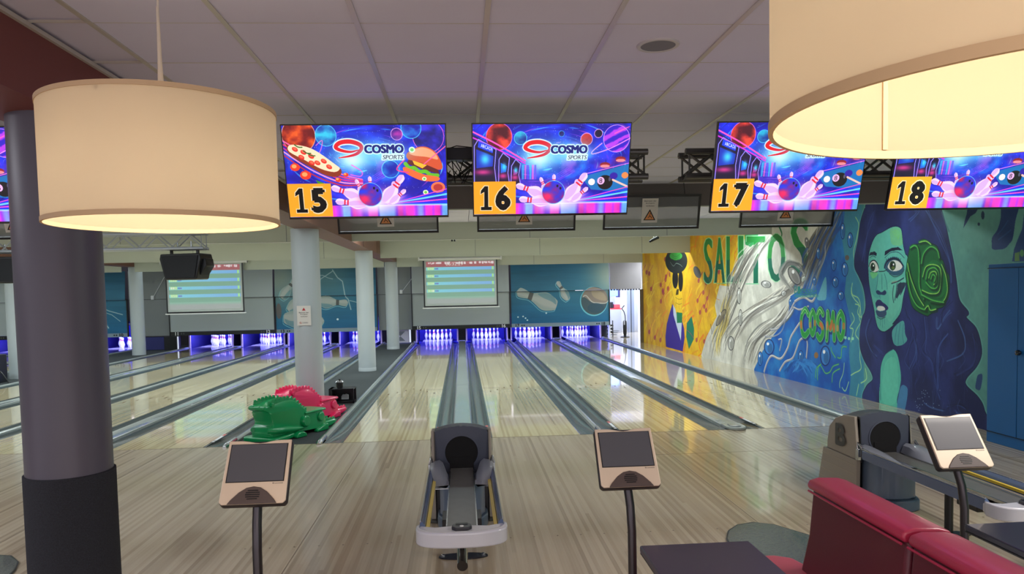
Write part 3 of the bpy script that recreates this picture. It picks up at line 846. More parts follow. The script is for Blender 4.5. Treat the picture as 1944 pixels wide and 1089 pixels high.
area_light('machine_room_blue', (5.6, 20.4, 1.2), (0.3, 1.0), 30, (0.3, 0.35, 1.0), (0, math.radians(-60), 0))
t = thing('wall_cabinet', 'blue wall cabinet inside the bright machine room', 'cabinet', (5.84, 20.6, 0))
MB().box(0, 0.50, 0, 0.4, 1.45, 2.2).build('body', mat('cab_blue', (120, 160, 245), 0.5), t, bevel=0.01)
MB().box(0.44, 0.52, -0.02, 0.4, 1.4, 2.1).build('side_edge', mat('cab_navy', (30, 34, 80), 0.5), t)
t = thing('tool_shelf', 'cluttered red shelf inside the bright machine room', 'shelf', (5.78, 20.5, 0))
MB().box(0, 0.62, 0, 0.5, 0.92, 0.96).build('board', mat('shelf_red', (200, 60, 60), 0.5), t)
MB().box(0.05, 0.3, 0.1, 0.4, 0.96, 1.22).build('dark_bin', M_BLACK, t, bevel=0.02); MB().box(0.34, 0.58, 0.1, 0.4, 0.96, 1.12).build('red_bin', mat('shelf_red'), t, bevel=0.02)
MB().box(0.12, 0.60, 0.0, 0.45, 0.0, 0.92).build('grey_drawer_unit', mat('drawer_grey', (150, 154, 160), 0.5), t, bevel=0.01)
t = thing('steel_post', 'tall steel post inside the machine room', 'post', (6.62, 20.3, 0))
MB().box(0, 0.24, 0, 0.2, 0.0, 2.9).build('post', mat('steel_grey', (160, 170, 190), 0.3, 0.7), t)
MB().box(0.10, 0.13, -0.006, 0.0, 0.0, 2.9).build('slot', M_BLACK, t)
t = thing('room_door', 'white inner door with a black handle in the machine room', 'door', (6.93, 19.9, 0))
MB().box(0, 0.5, 0, 0.05, 0.0, 2.2).build('leaf', M_ROOM, t); MB().box(0.32, 0.38, -0.04, 0.0, 0.95, 1.15).build('handle', M_BLACK, t)
t = thing('vacuum_cleaner', 'black upright vacuum cleaner standing in the machine room opening', 'vacuum cleaner', (5.86, 17.5, 0))
MB().lathe([(0.17, 0.0), (0.17, 0.02), (0.10, 0.045), (0.05, 0.06)], 24).build('floor_head', M_BLACK, t, smooth=True)
MB().lathe([(0.04, 0.05), (0.065, 0.14), (0.072, 0.35), (0.068, 0.55), (0.05, 0.60), (0.0, 0.61)], 20).build('body', M_BLACK, t, smooth=True)
MB().tube([(0.02, 0, 0.58), (0.01, 0, 0.78), (-0.03, 0, 0.92), (-0.07, 0, 0.98)], 0.016, 8).build('pole', M_BLACK, t)
MB().tube([(-0.07, 0, 0.98), (-0.10, 0, 1.02), (-0.06, 0, 1.09), (-0.01, 0, 1.14)], 0.016, 8).build('grip', M_BLACK, t)
MB().box(-0.05, -0.01, -0.075, -0.05, 0.45, 0.60).build('filter_window', mat('vac_grey', (170, 170, 180), 0.3), t)
t = thing('ball_rack', 'black pin machine part with white arms at the lower left of the machine room opening', 'machine part', (5.28, 17.75, 0))
m = MB()
for k in range(3): m.tube([(0.0, 0, 0.08 + k * .12), (0.08, 0, 0.20 + k * .12), (0.2, 0, 0.16 + k * .12)], 0.045, 8)
m.build('rubber_arms', M_BLACK, t, smooth=True)
m = MB(); m.tube([(0.0, -0.06, 0.16), (0.14, -0.06, 0.26)], 0.012, 6); m.tube([(0.02, -0.06, 0.30), (0.16, -0.06, 0.40)], 0.012, 6); m.build('white_arms', M_WHITE, t)
MB().box(0.17, 0.2, -0.02, 0.02, 0, 0.6).build('post', M_BLACK, t)
t = thing('cable_coil', 'dark cable coils on the floor of the machine room', 'cable', (5.60, 18.3, 0))
m = MB()
for k in range(3):
    m.tube([(0.13 * math.cos(q) + 0.05 * k, 0.13 * math.sin(q), 0.05 + 0.07 * k) for q in np.linspace(0, 6.28, 20)], 0.015, 6)
m.build('coils', mat('cable_grey', (110, 114, 120), 0.5), t, smooth=True)
# ------------------------------------------------------------------ screens above the approach
def paint_tv(kind):
    W_, H_ = 720, 405
    c = Canvas(W_, H_, (20, 20, 150)); sx, sy = W_ / 1000, H_ / 563
    c.map = lambda P: P * np.array([sx, sy])
    yy, xx = np.mgrid[0:H_, 0:W_]; u = xx / W_; v = yy / H_
    n1 = fbm(W_, H_, 5, 4, 11, 5); n2 = fbm(W_, H_, 9, 6, 23, 5)
    ang = np.arctan2(v - .36, (u - .5) * 1.6); rad = np.hypot((u - .5) * 1.2, v - .36)
    sw = 0.5 + 0.5 * np.sin(ang * 2 + rad * 26 + n1 * 9)
    k = np.clip(sw * 0.7 + n2 * 0.8 - 0.35, 0, 1)[..., None] ** 1.5
    deep = np.array([16, 8, 160.]); blue = np.array([20, 60, 250.]); cyan = np.array([40, 210, 250.]); mag = np.array([230, 60, 220.])
    c.a[:] = deep * (1 - k) + blue * k
    k2 = np.clip((n1 - .55) * 4, 0, 1)[..., None] * k; c.a[:] = c.a * (1 - k2) + cyan * k2
    k3 = np.clip((n2 - .58) * 5, 0, 1)[..., None] * np.clip(1.4 - rad * 2.4, 0.2, 1)[..., None]; c.a[:] = c.a * (1 - .6 * k3) + mag * .6 * k3
    r = np.random.default_rng(5)
    for i in range(260):
        x, y = r.random() * 1000, r.random() * 400
        c.ell(x, y, 1.6, 1.6, (220, 220, 255), .8)
    def glow(x, y, rx, ry, col, k):
        g_ = np.exp(-(((u * 1000 - x) / rx) ** 2 + ((v * 563 - y) / ry) ** 2))[..., None] * k
        c.a[:] = c.a * (1 - g_) + np.array(col) * g_
    def planet(x, y, R, ca, cb, rim=(250, 180, 240), bands=False, seed=1):
        nn = fbm(W_, H_, 14, 10, seed, 4)
        P = np.stack([x + R * np.cos(np.linspace(0, 6.283, 48)), y + R * np.sin(np.linspace(0, 6.283, 48))], 1)
        c.stroke(P, 5, rim, .95, soft=3, closed=True)
        res = c.mask_poly(c.map(P))
        if res:
            bb, m = res; f = nn[bb[1]:bb[3], bb[0]:bb[2], None]
            if bands: f = 0.5 + .5 * np.sin((v * 563 * .9 + u * 1000 * .45)[bb[1]:bb[3], bb[0]:bb[2], None] * .11 + f * 4)
            f = np.clip((f - .3) * 2.2, 0, 1)
            c.put(bb, m, np.array(ca) * (1 - f) + np.array(cb) * f)
    rr = random.Random(8)
    for i in range(150):
        a0 = rr.uniform(0, 6.28); R0 = rr.uniform(70, 520); da = rr.uniform(.12, .5); x0_, y0_ = 470, 200
        P = [(x0_ + (R0 + q * 18) * math.cos(a0 + da * q) * 1.15, y0_ + (R0 + q * 18) * math.sin(a0 + da * q) * .62) for q in (0, .33, .66, 1)]
        if max(p_[1] for p_ in P) > 470: continue
        c.stroke(P, rr.uniform(1.5, 7), rr.choice([(60, 200, 255), (30, 90, 255), (20, 20, 200), (180, 60, 240), (240, 90, 220), (10, 6, 110), (120, 235, 255)]), rr.uniform(.25, .75), soft=2, taper=True)
    glow(430, 200, 210, 120, (90, 220, 255), .75); glow(420, 205, 90, 60, (235, 255, 255), .9)
    for k_ in range(5): c.stroke([(260 - k_ * 10, 300), (330, 350 + k_ * 9), (470, 345 + k_ * 10), (600 + k_ * 12, 270 + k_ * 6)], 3, (150, 90, 250), .6)
    # floor and burst shared by both pictures
    floor_y = 497
    def streaks():
        fl = v * 563 > floor_y - 5
        s = fbm(W_, 1, 9, 1, 31, 2)[0][None, :, None]; s2 = fbm(W_, 1, 16, 1, 37, 2)[0][None, :, None]
        a1 = np.clip((s - .3) * 6, 0, 1); a2 = np.clip((s2 - .50) * 6, 0, 1); a3 = np.clip((.48 - s2) * 6, 0, 1)
        A = np.array([30, 20, 200.]) * (1 - a1) + np.array([150, 60, 250.]) * a1
        A = A * (1 - .8 * a2) + np.array([120, 225, 255.]) * .8 * a2; A = A * (1 - .75 * a3) + np.array([250, 60, 170.]) * .75 * a3
        return fl, A
    fl, A = streaks(); c.a[:] = np.where(fl[..., None], A * (0.75 + .5 * n2[..., None]), c.a)
    if kind == 'food':
        planet(100, 60, 100, (120, 10, 20), (255, 120, 40), (255, 190, 160), seed=3); planet(265, 60, 62, (20, 60, 170), (60, 200, 230), (110, 230, 255), seed=4)
        planet(895, 70, 95, (10, 10, 110), (70, 60, 220), (255, 120, 220), seed=6); planet(790, 20, 60, (20, 30, 170), (50, 190, 240), (90, 230, 255), seed=7)
        planet(700, 55, 34, (60, 20, 140), (230, 70, 190), seed=8); planet(650, 268, 52, (10, 30, 170), (40, 160, 230), (110, 230, 255), seed=9)
        for o_ in range(5): c.stroke([(0, 90 + o_ * 22), (160, 190 + o_ * 26), (330, 290 + o_ * 18), (470, 330 + o_ * 8)], 6, ((255, 120, 190), (255, 60, 110), (230, 40, 150), (255, 170, 210), (210, 40, 80))[o_], .9)
        c.stroke([(200, 120), (240, 90), (230, 140), (200, 190)], 4, (250, 130, 210), .8); c.stroke([(410, 240), (470, 280), (460, 310), (400, 300)], 5, (250, 110, 220), .8)
        # pizza
        c.poly([(20, 130), (60, 118), (180, 150), (310, 240), (345, 275), (320, 310), (240, 300), (120, 230), (40, 180)], (150, 60, 30), smooth=True)
        c.poly([(28, 128), (66, 114), (180, 142), (310, 236), (335, 262), (300, 282), (220, 262), (120, 205), (40, 160)], (250, 222, 190), smooth=True)
        for x, y in ((70, 142), (120, 160), (105, 190), (165, 185), (200, 225), (240, 215), (270, 250), (165, 225)): c.ell(x, y, 19, 13, (225, 50, 40), rot=.5); c.ell(x, y - 3, 12, 7, (250, 120, 90), rot=.5)
        for x, y in ((140, 165), (165, 180), (90, 128)): c.stroke([(x - 20, y - 14), (x, y), (x + 24, y + 2)], 5, (40, 110, 40), .9)
        for x, y, R in ((60, 250, 30), (120, 300, 34), (320, 330, 18), (370, 300, 16)): c.ell(x, y, R, R * .8, (240, 70, 40)); c.ell(x - 5, y - 5, R * .5, R * .4, (255, 170, 110))
        c.poly([(180, 330), (230, 350), (250, 380), (200, 370)], (70, 150, 50))
        # burger
        c.poly([(760, 170), (850, 130), (930, 160), (975, 240), (960, 275), (860, 250), (770, 215)], (214, 96, 60), smooth=True)
        c.poly([(775, 165), (850, 136), (920, 160), (950, 210), (880, 195), (800, 185)], (250, 170, 130), smooth=True)
        c.poly([(765, 210), (860, 235), (950, 275), (955, 300), (860, 275), (755, 235)], (110, 40, 40)); c.poly([(790, 215), (880, 245), (850, 265), (800, 240)], (255, 190, 60))
        c.stroke([(745, 235), (770, 262), (800, 262), (830, 285), (870, 285), (900, 305), (945, 310)], 17, (120, 200, 40), .95)
        c.poly([(740, 255), (850, 300), (950, 320), (940, 345), (840, 340), (740, 290)], (240, 120, 70), smooth=True)
        c.ell(945, 385, 45, 35, (235, 130, 90)); c.ell(945, 385, 30, 22, (190, 60, 60))
        for x, y, R in ((790, 150, 20), (860, 330, 14), (865, 415, 17)): c.ell(x, y, R, R * .9, (230, 245, 210)); c.ell(x, y, R * .55, R * .5, (120, 200, 90))
        c.stroke([(740, 210), (690, 270), (760, 290)], 6, (255, 80, 160), .9); c.stroke([(860, 240), (1000, 130)], 5, (255, 110, 170), .9)
    else:
        planet(165, 75, 80, (90, 10, 40), (255, 90, 70), (255, 130, 220), seed=3); planet(300, 85, 38, (20, 50, 150), (50, 190, 220), (100, 220, 255), seed=4)
        planet(720, 95, 36, (150, 30, 50), (240, 90, 80), seed=5); planet(912, 92, 82, (60, 30, 200), (190, 70, 230), (240, 180, 255), True, seed=7); planet(560, 60, 16, (20, 20, 90), (60, 90, 200), (60, 160, 230), seed=8); planet(795, 60, 24, (20, 10, 60), (130, 90, 200), seed=9)
        c.stroke([(1000, 90), (880, 150), (770, 185), (760, 170), (820, 120)], 5, (245, 150, 240), .9); c.stroke([(990, 20), (900, 60)], 5, (250, 110, 200), .8)
        # arcade row
        c.poly([(0, 60), (300, 230), (300, 400), (0, 420)], (24, 10, 90), .85)
        c.stroke([(0, 45), (150, 120), (330, 225)], 7, (255, 100, 200)); c.stroke([(0, 80), (120, 135), (330, 240)], 6, (220, 60, 220))
        for x, w_, y, hh, cc in ((5, 140, 90, 270, (30, 60, 190)), (160, 70, 175, 190, (20, 100, 220)), (240, 60, 215, 150, (170, 40, 140))):
            c.poly([(x, y), (x + w_, y + w_ * .45), (x + w_, y + hh), (x, y + hh)], (26, 8, 60)); c.stroke([(x, y + hh), (x + 4, y + 40), (x + 30, y), (x + w_, y + w_ * .45), (x + w_ - 10, y + hh * .65), (x + w_, y + hh)], 4, (160, 150, 255), 1, smooth=False)
            c.poly([(x + 14, y + 60), (x + w_ - 16, y + 60 + w_ * .32), (x + w_ - 22, y + hh * .62), (x + 14, y + hh * .66)], cc)
            glow(x + w_ * .5, y + hh * .45, w_ * .22, hh * .13, (90, 230, 255), .9); glow(x + w_ * .4, y + hh * .75, w_ * .4, 18, (250, 80, 170), .8)
        c.poly([(36, 100), (128, 140), (124, 176), (30, 138)], (30, 80, 230))
        T_, _ = text_tris('ARCADE')
        for t_ in T_:
            q = np.stack([50 + t_[:, 0] * 74, 138 - t_[:, 1] * 22 + t_[:, 0] * 26], 1); c.poly(q, (250, 250, 255))
        for k_ in range(6): c.poly([(310 + k_ * 16, 250), (322 + k_ * 16, 250), (322 + k_ * 16, 340), (310 + k_ * 16, 340)], ((80, 200, 240), (250, 120, 220), (120, 90, 250))[k_ % 3], .7)
        # billiard corner
        c.poly([(690, 330), (1000, 250), (1000, 430), (760, 410)], (10, 130, 190), .95); c.stroke([(660, 330), (830, 285), (1000, 235)], 7, (40, 60, 210)); c.stroke([(700, 315), (1000, 245)], 3, (240, 150, 240))
        c.ell(850, 365, 50, 46, (14, 8, 20)); c.ell(822, 355, 24, 24, (240, 190, 240)); c.text('8', 812, 340, 832, 370, (10, 10, 10)); c.ell(880, 345, 8, 14, (130, 130, 160), .7)
        c.ell(762, 362, 22, 21, (245, 235, 230)); c.ell(905, 325, 26, 22, (60, 30, 170)); c.ell(978, 322, 22, 20, (240, 150, 90)); c.stroke([(900, 350), (1000, 395)], 9, (250, 200, 190))
        for x, y in ((845, 255), (945, 220)): c.ell(x, y, 33, 17, (120, 20, 30)); c.ell(x, y + 8, 30, 9, (255, 200, 190)); glow(x, y + 8, 50, 22, (255, 90, 120), .5)
    for k_ in range(7): c.stroke([(620, 490), (1000, 395 + k_ * 16)], 4 + k_ % 3 * 2, ((250, 90, 210), (30, 60, 250), (120, 220, 255), (60, 20, 200))[k_ % 4], .95, smooth=False)
    # burst, pins and ball
    glow(540, 470, 190, 90, (250, 120, 220), .6); glow(520, 480, 120, 60, (235, 255, 255), .95); glow(640, 450, 70, 50, (255, 200, 235), .8)
    def pin(x, y, L, a):
        prof = [(0, .09), (.12, .16), (.26, .20), (.4, .17), (.58, .085), (.68, .075), (.8, .105), (.93, .09), (1, .0)]
        P = [(q * L, w_ * L) for q, w_ in prof] + [(q * L, -w_ * L) for q, w_ in prof[::-1]]
        tr = lambda s_, t_: (x + s_ * math.cos(a) - t_ * math.sin(a), y + s_ * math.sin(a) + t_ * math.cos(a))
        c.poly([tr(*p_) for p_ in P], (250, 215, 235), smooth=True); c.poly([tr(s_, t_ * .6 - .03 * L) for s_, t_ in P], (190, 150, 240), .5, smooth=True)
        for s0 in (.56, .66): c.poly([tr(s0 * L, .09 * L), tr((s0 + .05) * L, .085 * L), tr((s0 + .05) * L, -.085 * L), tr(s0 * L, -.09 * L)], (225, 30, 70))
    pin(520, 420, 110, math.radians(-92)); pin(470, 430, 110, math.radians(-112)); pin(620, 440, 110, math.radians(-62)); pin(660, 430, 90, math.radians(-60))
    pin(450, 440, 190, math.radians(200)); pin(480, 485, 190, math.radians(186)); pin(600, 470, 210, math.radians(-52)); pin(640, 480, 130, math.radians(-40))
    c.stroke([(330, 497), (1000, 497)], 3, (240, 240, 255), .7, smooth=False)
    planet(515, 425, 72, (200, 30, 110), (20, 70, 240), (120, 200, 255), seed=12); glow(480, 450, 40, 35, (255, 60, 120), .6); c.ell(540, 385, 7, 9, (10, 10, 60)); c.ell(560, 400, 7, 9, (10, 10, 60))
    # logo: red swirl and two words
    ox = 0 if kind == 'food' else 10; oy = 0 if kind == 'food' else 12
    def swirl(w_, col):
        P = [(460 + ox, 148 + oy), (410 + ox, 160 + oy), (350 + ox, 150 + oy), (320 + ox, 130 + oy), (350 + ox, 104 + oy), (410 + ox, 98 + oy), (465 + ox, 115 + oy), (478 + ox, 140 + oy), (450 + ox, 170 + oy), (400 + ox, 186 + oy), (335 + ox, 196 + oy)]
        Q = catmull(np.array(P, float)); n = len(Q)
        for i in range(n - 1):
            t_ = i / n; ww = w_ * (0.25 + 1.0 * math.sin(math.pi * min(1, t_ * 1.05)) ** 0.8)
            c.stroke([Q[i], Q[i + 1]], ww, col, 1, smooth=False, soft=1)
    swirl(24, (215, 235, 255)); swirl(15, (225, 16, 40))
    tx0, tx1 = (498, 735) if kind == 'food' else (496, 725)
    glow(610 + ox, 158 + oy, 150, 62, (150, 235, 255), .9)
    for dx in (-8, -4, 0, 4, 8):
        for dy in (-7, -3, 0, 3, 7): c.text('COSMO', tx0 + dx, 118 + oy + dy, tx1 + dx, 170 + oy + dy, (215, 250, 255), .6); c.text('SPORTS', tx0 + 105 + dx, 180 + oy + dy, tx1 + dx, 208 + oy + dy, (215, 250, 255), .6, shear=.2)
    for dx in (-4, -2, 0, 2, 4):
        for dy in (-2, 0, 2): c.text('COSMO', tx0 + dx, 120 + oy + dy, tx1 + dx, 168 + oy + dy, (10, 34, 130))
    for dx in (-1, 0, 1): c.text('SPORTS', tx0 + 108 + dx, 181 + oy, tx1 + dx, 207 + oy, (96, 84, 110), shear=.2)
    c.a = 255 * np.clip(c.a / 255, 0, 1) ** 1.22
    return c.image('screen_picture_' + kind)

TV_FOOD = print_mat('screen_food', paint_tv('food'), 0.3, emit=1.0, base=0.02)
TV_GAME = print_mat('screen_game', paint_tv('game'), 0.3, emit=1.0, base=0.02)
M_ORANGE = mat('orange_tile', (250, 170, 40), 0.5, emit=(250, 168, 38), strength=0.6)
M_NUMB = mat('number_black', (8, 8, 8), 0.5)
M_NUMW = mat('number_edge', (255, 235, 190), 0.5, emit=(255, 235, 190), strength=0.5)
TILT = math.radians(17.5)
TVL = {'15': 'hanging screen with a space picture of pizza and burger, right of the left lamp', '16': 'hanging screen with a space arcade picture, above the central ball return, fully visible',
       '17': 'hanging screen with a space arcade picture, upper right corner hidden by the lamp', '18': 'rightmost hanging screen, its whole top hidden by the right lamp', '14': 'hanging screen cut off by the left picture edge beside the dark pillar'}
def tv(n, pic, x, y=-3.60, z=2.623, rz=0.0, w=1.125):
    t = thing('wall_screen', TVL[n], 'screen', (x, y, z), rz, 'lane number screens')
    t.rotation_euler = (TILT, 0, rz)
    h = w * 9 / 16 / 2 + 0.006; hw = w / 2
    MB().box(-hw, hw, 0.0, 0.03, -h - 0.008, h).build('housing', M_BLACKG, t, bevel=0.003)
    MB().box(-hw * .55, hw * .55, 0.03, 0.07, -h * .6, h * .5).build('rear_bulge', M_BLACK, t, bevel=0.01)
    pw = hw - 0.008; ph = h - 0.008
    uv = lambda co: ((co.x + pw) / (2 * pw), (co.z + ph) / (2 * ph))
    MB().quad((-pw, -0.0012, -ph), (pw, -0.0012, -ph), (pw, -0.0012, ph), (-pw, -0.0012, ph)).build('picture', pic, t, uv=uv)
    sw = 0.30; sh = 0.235
    tile = MB().box(-pw, -pw + sw, -0.004, -0.0016, -ph + 0.002, -ph + sh).build('number_tile', M_ORANGE, t)
    M = Matrix.Translation((-pw + sw / 2, -0.0042, -ph + sh / 2))
    one = [(-0.035, 0.055), (-0.04, 0.035), (-0.012, 0.052), (-0.012, -0.068), (-0.038, -0.068), (-0.038, -0.085), (0.038, -0.085), (0.038, -0.068), (0.012, -0.068), (0.012, 0.085), (-0.008, 0.085)]
    def grow(P, k):
        c_ = np.mean(P, axis=0); out = []
        n_ = len(P)
        for i in range(n_):
            a_, b_2, d_2 = np.array(P[i - 1]), np.array(P[i]), np.array(P[(i + 1) % n_])
            e1 = (b_2 - a_) / max(1e-9, np.hypot(*(b_2 - a_))); e2 = (d_2 - b_2) / max(1e-9, np.hypot(*(d_2 - b_2)))
            nn = np.array([-(e1[1] + e2[1]), e1[0] + e2[0]]); L_ = max(.35, np.hypot(*nn)); out.append(tuple(b_2 + nn / L_ * k))
        return out
    one = [(a_ * .92, b_2 * .96) for a_, b_2 in one]
    area_ = sum(one[i - 1][0] * one[i][1] - one[i][0] * one[i - 1][1] for i in range(len(one)))
    sg = -1 if area_ > 0 else 1
    MB().prism([(a_ - 0.062, b_2) for a_, b_2 in grow(one, 0.0115 * sg)], -0.0005, 0.0, 'y').build('digit_outline', M_NUMW, tile).matrix_local = M
    MB().prism([(a_ - 0.062, b_2) for a_, b_2 in grow(one, 0.005 * sg)], -0.0012, -0.0006, 'y').build('lane_digit', M_NUMB, tile).matrix_local = M
    M2 = M @ Matrix.Translation((0.058, 0, 0.0))
    text_obj('digit_outline', n[1], 0.158, M_NUMW, tile, M2, depth=0.0005, width=0.090, bold=0.018)
    text_obj('lane_digit', n[1], 0.152, M_NUMB, tile, M2 @ Matrix.Translation((0, -0.0012, 0)), depth=0.0009, width=0.085, bold=0.0125)
    # bracket up to the truss
    MB().box(-0.03, 0.03, 0.07, 0.30, 0.02, 0.06).build('bracket', M_BLACK, t)
    return t
tv('15', TV_FOOD, -0.610); tv('16', TV_GAME, 0.690); tv('17', TV_GAME, 2.43); tv('18', TV_GAME, 3.775); tv('14', TV_GAME, -3.45)

def truss(x0, x1, y, z, s, name_label, mt, seg=0.25, cross=False):
    t = thing('lighting_truss', name_label, 'truss', (0, y, z))
    h = s / 2; R = 0.025
    for k, (dy, dz) in enumerate(((-h, -h), (h, -h), (-h, h), (h, h))):
        MB().tube([(x0, dy, dz), (x1, dy, dz)], R, 10).build('chord', mt, t, smooth=True)
    n = max(1, int(round((x1 - x0) / seg)))
    for face in (-h, h):
        m = MB()
        for i in range(n):
            a = x0 + (x1 - x0) * i / n; b = x0 + (x1 - x0) * (i + 1) / n
            if i % 2: a, b = b, a
            m.tube([(a, face, -h), (b, face, h)], 0.011, 6, False)
            if cross: m.tube([(b, face, -h), (a, face, h)], 0.011, 6, False)
        for x in (x0 + 0.03, x1 - 0.03): m.tube([(x, face, -h), (x, face, h)], 0.008, 6, False)
        m.build('lattice', mt, t, smooth=True)
    m = MB()
    for x in (x0 + .03, x1 - .03):
        m.tube([(x, -h, -h), (x, h, -h)], 0.008, 6, False); m.tube([(x, -h, h), (x, h, h)], 0.008, 6, False)
    m.build('end_frame', mt, t)
    for x in (x0 + 0.4, x1 - 0.4): MB().tube([(x, 0, h), (x, 0, CEIL - z)], 0.01, 8).build('hanger', M_CHROME, t)
    return t
M_ALU = mat('truss_alu', (170, 176, 184), 0.35, 0.5)
M_ALUD = mat('truss_dark', (92, 92, 90), 0.35, 0.7)
truss(-7.6, -4.02, 3.3, 2.66, 0.235, 'aluminium lattice truss at the left carrying the two black loudspeakers', M_ALU)
truss(-1.25, 1.50, -3.05, 2.73, 0.19, 'dark lattice truss behind the two central screens', M_ALUD, 0.24, True)
truss(1.80, 4.75, -3.05, 2.73, 0.19, 'dark lattice truss behind the two right screens', M_ALUD, 0.24, True)
truss(-5.6, -2.45, -3.0, 2.73, 0.19, 'dark lattice truss behind the screen at the left edge', M_ALUD, 0.24, True)
t = thing('media_box', 'black media box with cables on the truss between the two central screens', 'equipment', (0.04, -3.185, 2.79))
MB().box(-0.14, 0.16, -0.10, 0.0, -0.035, 0.055).build('body', M_BLACK, t, bevel=0.005)
m = MB(); r_ = random.Random(3)
for k in range(5):
    a = r_.uniform(-.12, .12); b = r_.uniform(-.14, .14)
    m.tube([(a, -.05, -.03), ((a + b) / 2 + .03, -.03, -.12 - .02 * k), (b, 0.0, -.2), (b + .05, .0, -.1)], 0.004, 5)
m.tube([(-.1, -.05, .05), (-.02, -.05, .075), (.12, -.05, .06)], 0.004, 5)
m.build('cables', M_BLACK, t, smooth=True)
t = thing('media_box', 'bundle of black cables on the truss between the two right screens', 'cable', (3.10, -3.2, 2.72))
m = MB()
for k in range(5):
    m.tube([(-.1 + .04 * k, 0, .06), (-.06 + .03 * k, -.02, -.06 - .015 * k), (.04 + .02 * k, 0, -.09), (.08, 0, .04)], 0.005, 5)
m.build('cables', M_BLACK, t, smooth=True)

# mesh screens with warning notices in front of the first baffle
M_MESH = bpy.data.materials.new('dark_mesh'); M_MESH.use_nodes = True
nt = M_MESH.node_tree; b_ = nt.nodes['Principled BSDF']; b_.inputs['Base Color'].default_value = srgb(122, 124, 124); b_.inputs['Roughness'].default_value = 0.8; b_.inputs['Alpha'].default_value = 0.72
MATS['dark_mesh'] = M_MESH
M_PAPER = mat('paper', (215, 210, 200), 0.7)
M_WARN = mat('warn_orange', (226, 150, 90), 0.6)
def notice(parent, M, w, h, lines=3):
    pr = MB().box(-w / 2, w / 2, -0.002, 0.0, -h / 2, h / 2).build('notice_sheet', M_PAPER, parent); pr.matrix_local = M
    for q, (s_, k) in enumerate((('Betreten der', 1), ('Bowlingbahn', 1), ('verboten', 1))):
        text_obj('wording', s_, 0.020 * h / .3, M_NUMB, pr, Matrix.Translation((0, -0.0025, h * (.40 - .10 * q))), depth=0.0004)
    m = MB(); m.prism([(-w * .38, -h * .40), (w * .38, -h * .40), (0, h * .06)], -0.0035, -0.0021, 'y'); m.build('triangle_edge', M_NUMB, pr)
    MB().prism([(-w * .28, -h * .365), (w * .28, -h * .365), (0, -h * .03)], -0.0045, -0.0036, 'y').build('triangle_fill', M_WARN, pr)
    m = MB(); m.tube([(-w * .1, -.005, -h * .30), (0, -.005, -h * .22), (w * .02, -.005, -h * .15)], .004, 5); m.tube([(0, -.005, -h * .22), (w * .1, -.005, -h * .26), (w * .14, -.005, -h * .32)], .004, 5); m.lathe([(0.007, -.002), (0.007, .002)], 8, M=Matrix.Translation((w * .03, -.005, -h * .12)) @ Matrix.Rotation(math.pi / 2, 4, 'X'))
    m.build('slipping_figure', M_NUMB, pr)
def mesh_screen(x, lab, y=0.20):
    t = thing('mesh_screen', lab, 'hanging panel', (x, y, 2.70)); t.rotation_euler = (math.radians(17), 0, 0)
    w, h = 0.605, 0.215
    m = MB(); m.box(-w, w, 0, .03, -h, -h + .028); m.box(-w, w, 0, .03, h - .028, h); m.box(-w, -w + .022, 0, .03, -h + .028, h - .028); m.box(w - .022, w, 0, .03, -h + .028, h - .028)
    m.build('frame', M_BLACK, t)
    MB().quad((-w + .02, .015, -h + .02), (w - .02, .015, -h + .02), (w - .02, .015, h - .02), (-w + .02, .015, h - .02)).build('mesh_cloth', M_MESH, t)
    MB().box(-w + .02, w - .02, .016, .024, h - .15, h - .02).build('dark_band', mat('mesh_band', (28, 30, 42), 0.6), t)
    notice(t, Matrix.Translation((-0.03, -0.003, 0.02)), 0.20, 0.30)
    for s in (-.4, .4): MB().tube([(s, .015, h), (s, .12, h + .16)], .005, 6).build('hanger', M_BLACK, t)
    return t
mesh_screen(-0.835, 'black framed mesh panel with a warning notice under the pizza picture screen')
mesh_screen(0.845, 'black framed mesh panel with a warning notice under the fully visible arcade screen')
mesh_screen(2.40, 'black framed mesh panel with a warning notice, fully visible between two screens')
mesh_screen(4.13, 'black framed mesh panel in front of the mural lettering')
mesh_screen(-5.15, 'black framed mesh panel at the left picture edge')

# small spotlights under the second baffle
t = thing('spotlight', 'small black spotlight clipped under the bright baffle near the mural', 'spotlight', (3.78, 5.35, 2.70))
MB().tube([(-0.10, 0, -0.045), (0.08, 0, 0.04)], [0.022, 0.03], 12).build('barrel', M_BLACK, t, smooth=True)
MB().tube([(0, 0, 0.0), (-0.02, 0, 0.06)], 0.008, 6).build('arm', M_WHITE, t)
for dx, w_ in ((0.0, 'left'), (0.05, 'right')):
    t = thing('sensor', 'tiny black sensor under the beige baffle above lane 15, %s one of two' % w_, 'sensor', (-0.13 + dx, 5.30, 2.75))
    MB().lathe([(0.016, -0.03), (0.02, -0.01), (0.012, 0.008)], 12).build('head', M_BLACK, t, smooth=True)

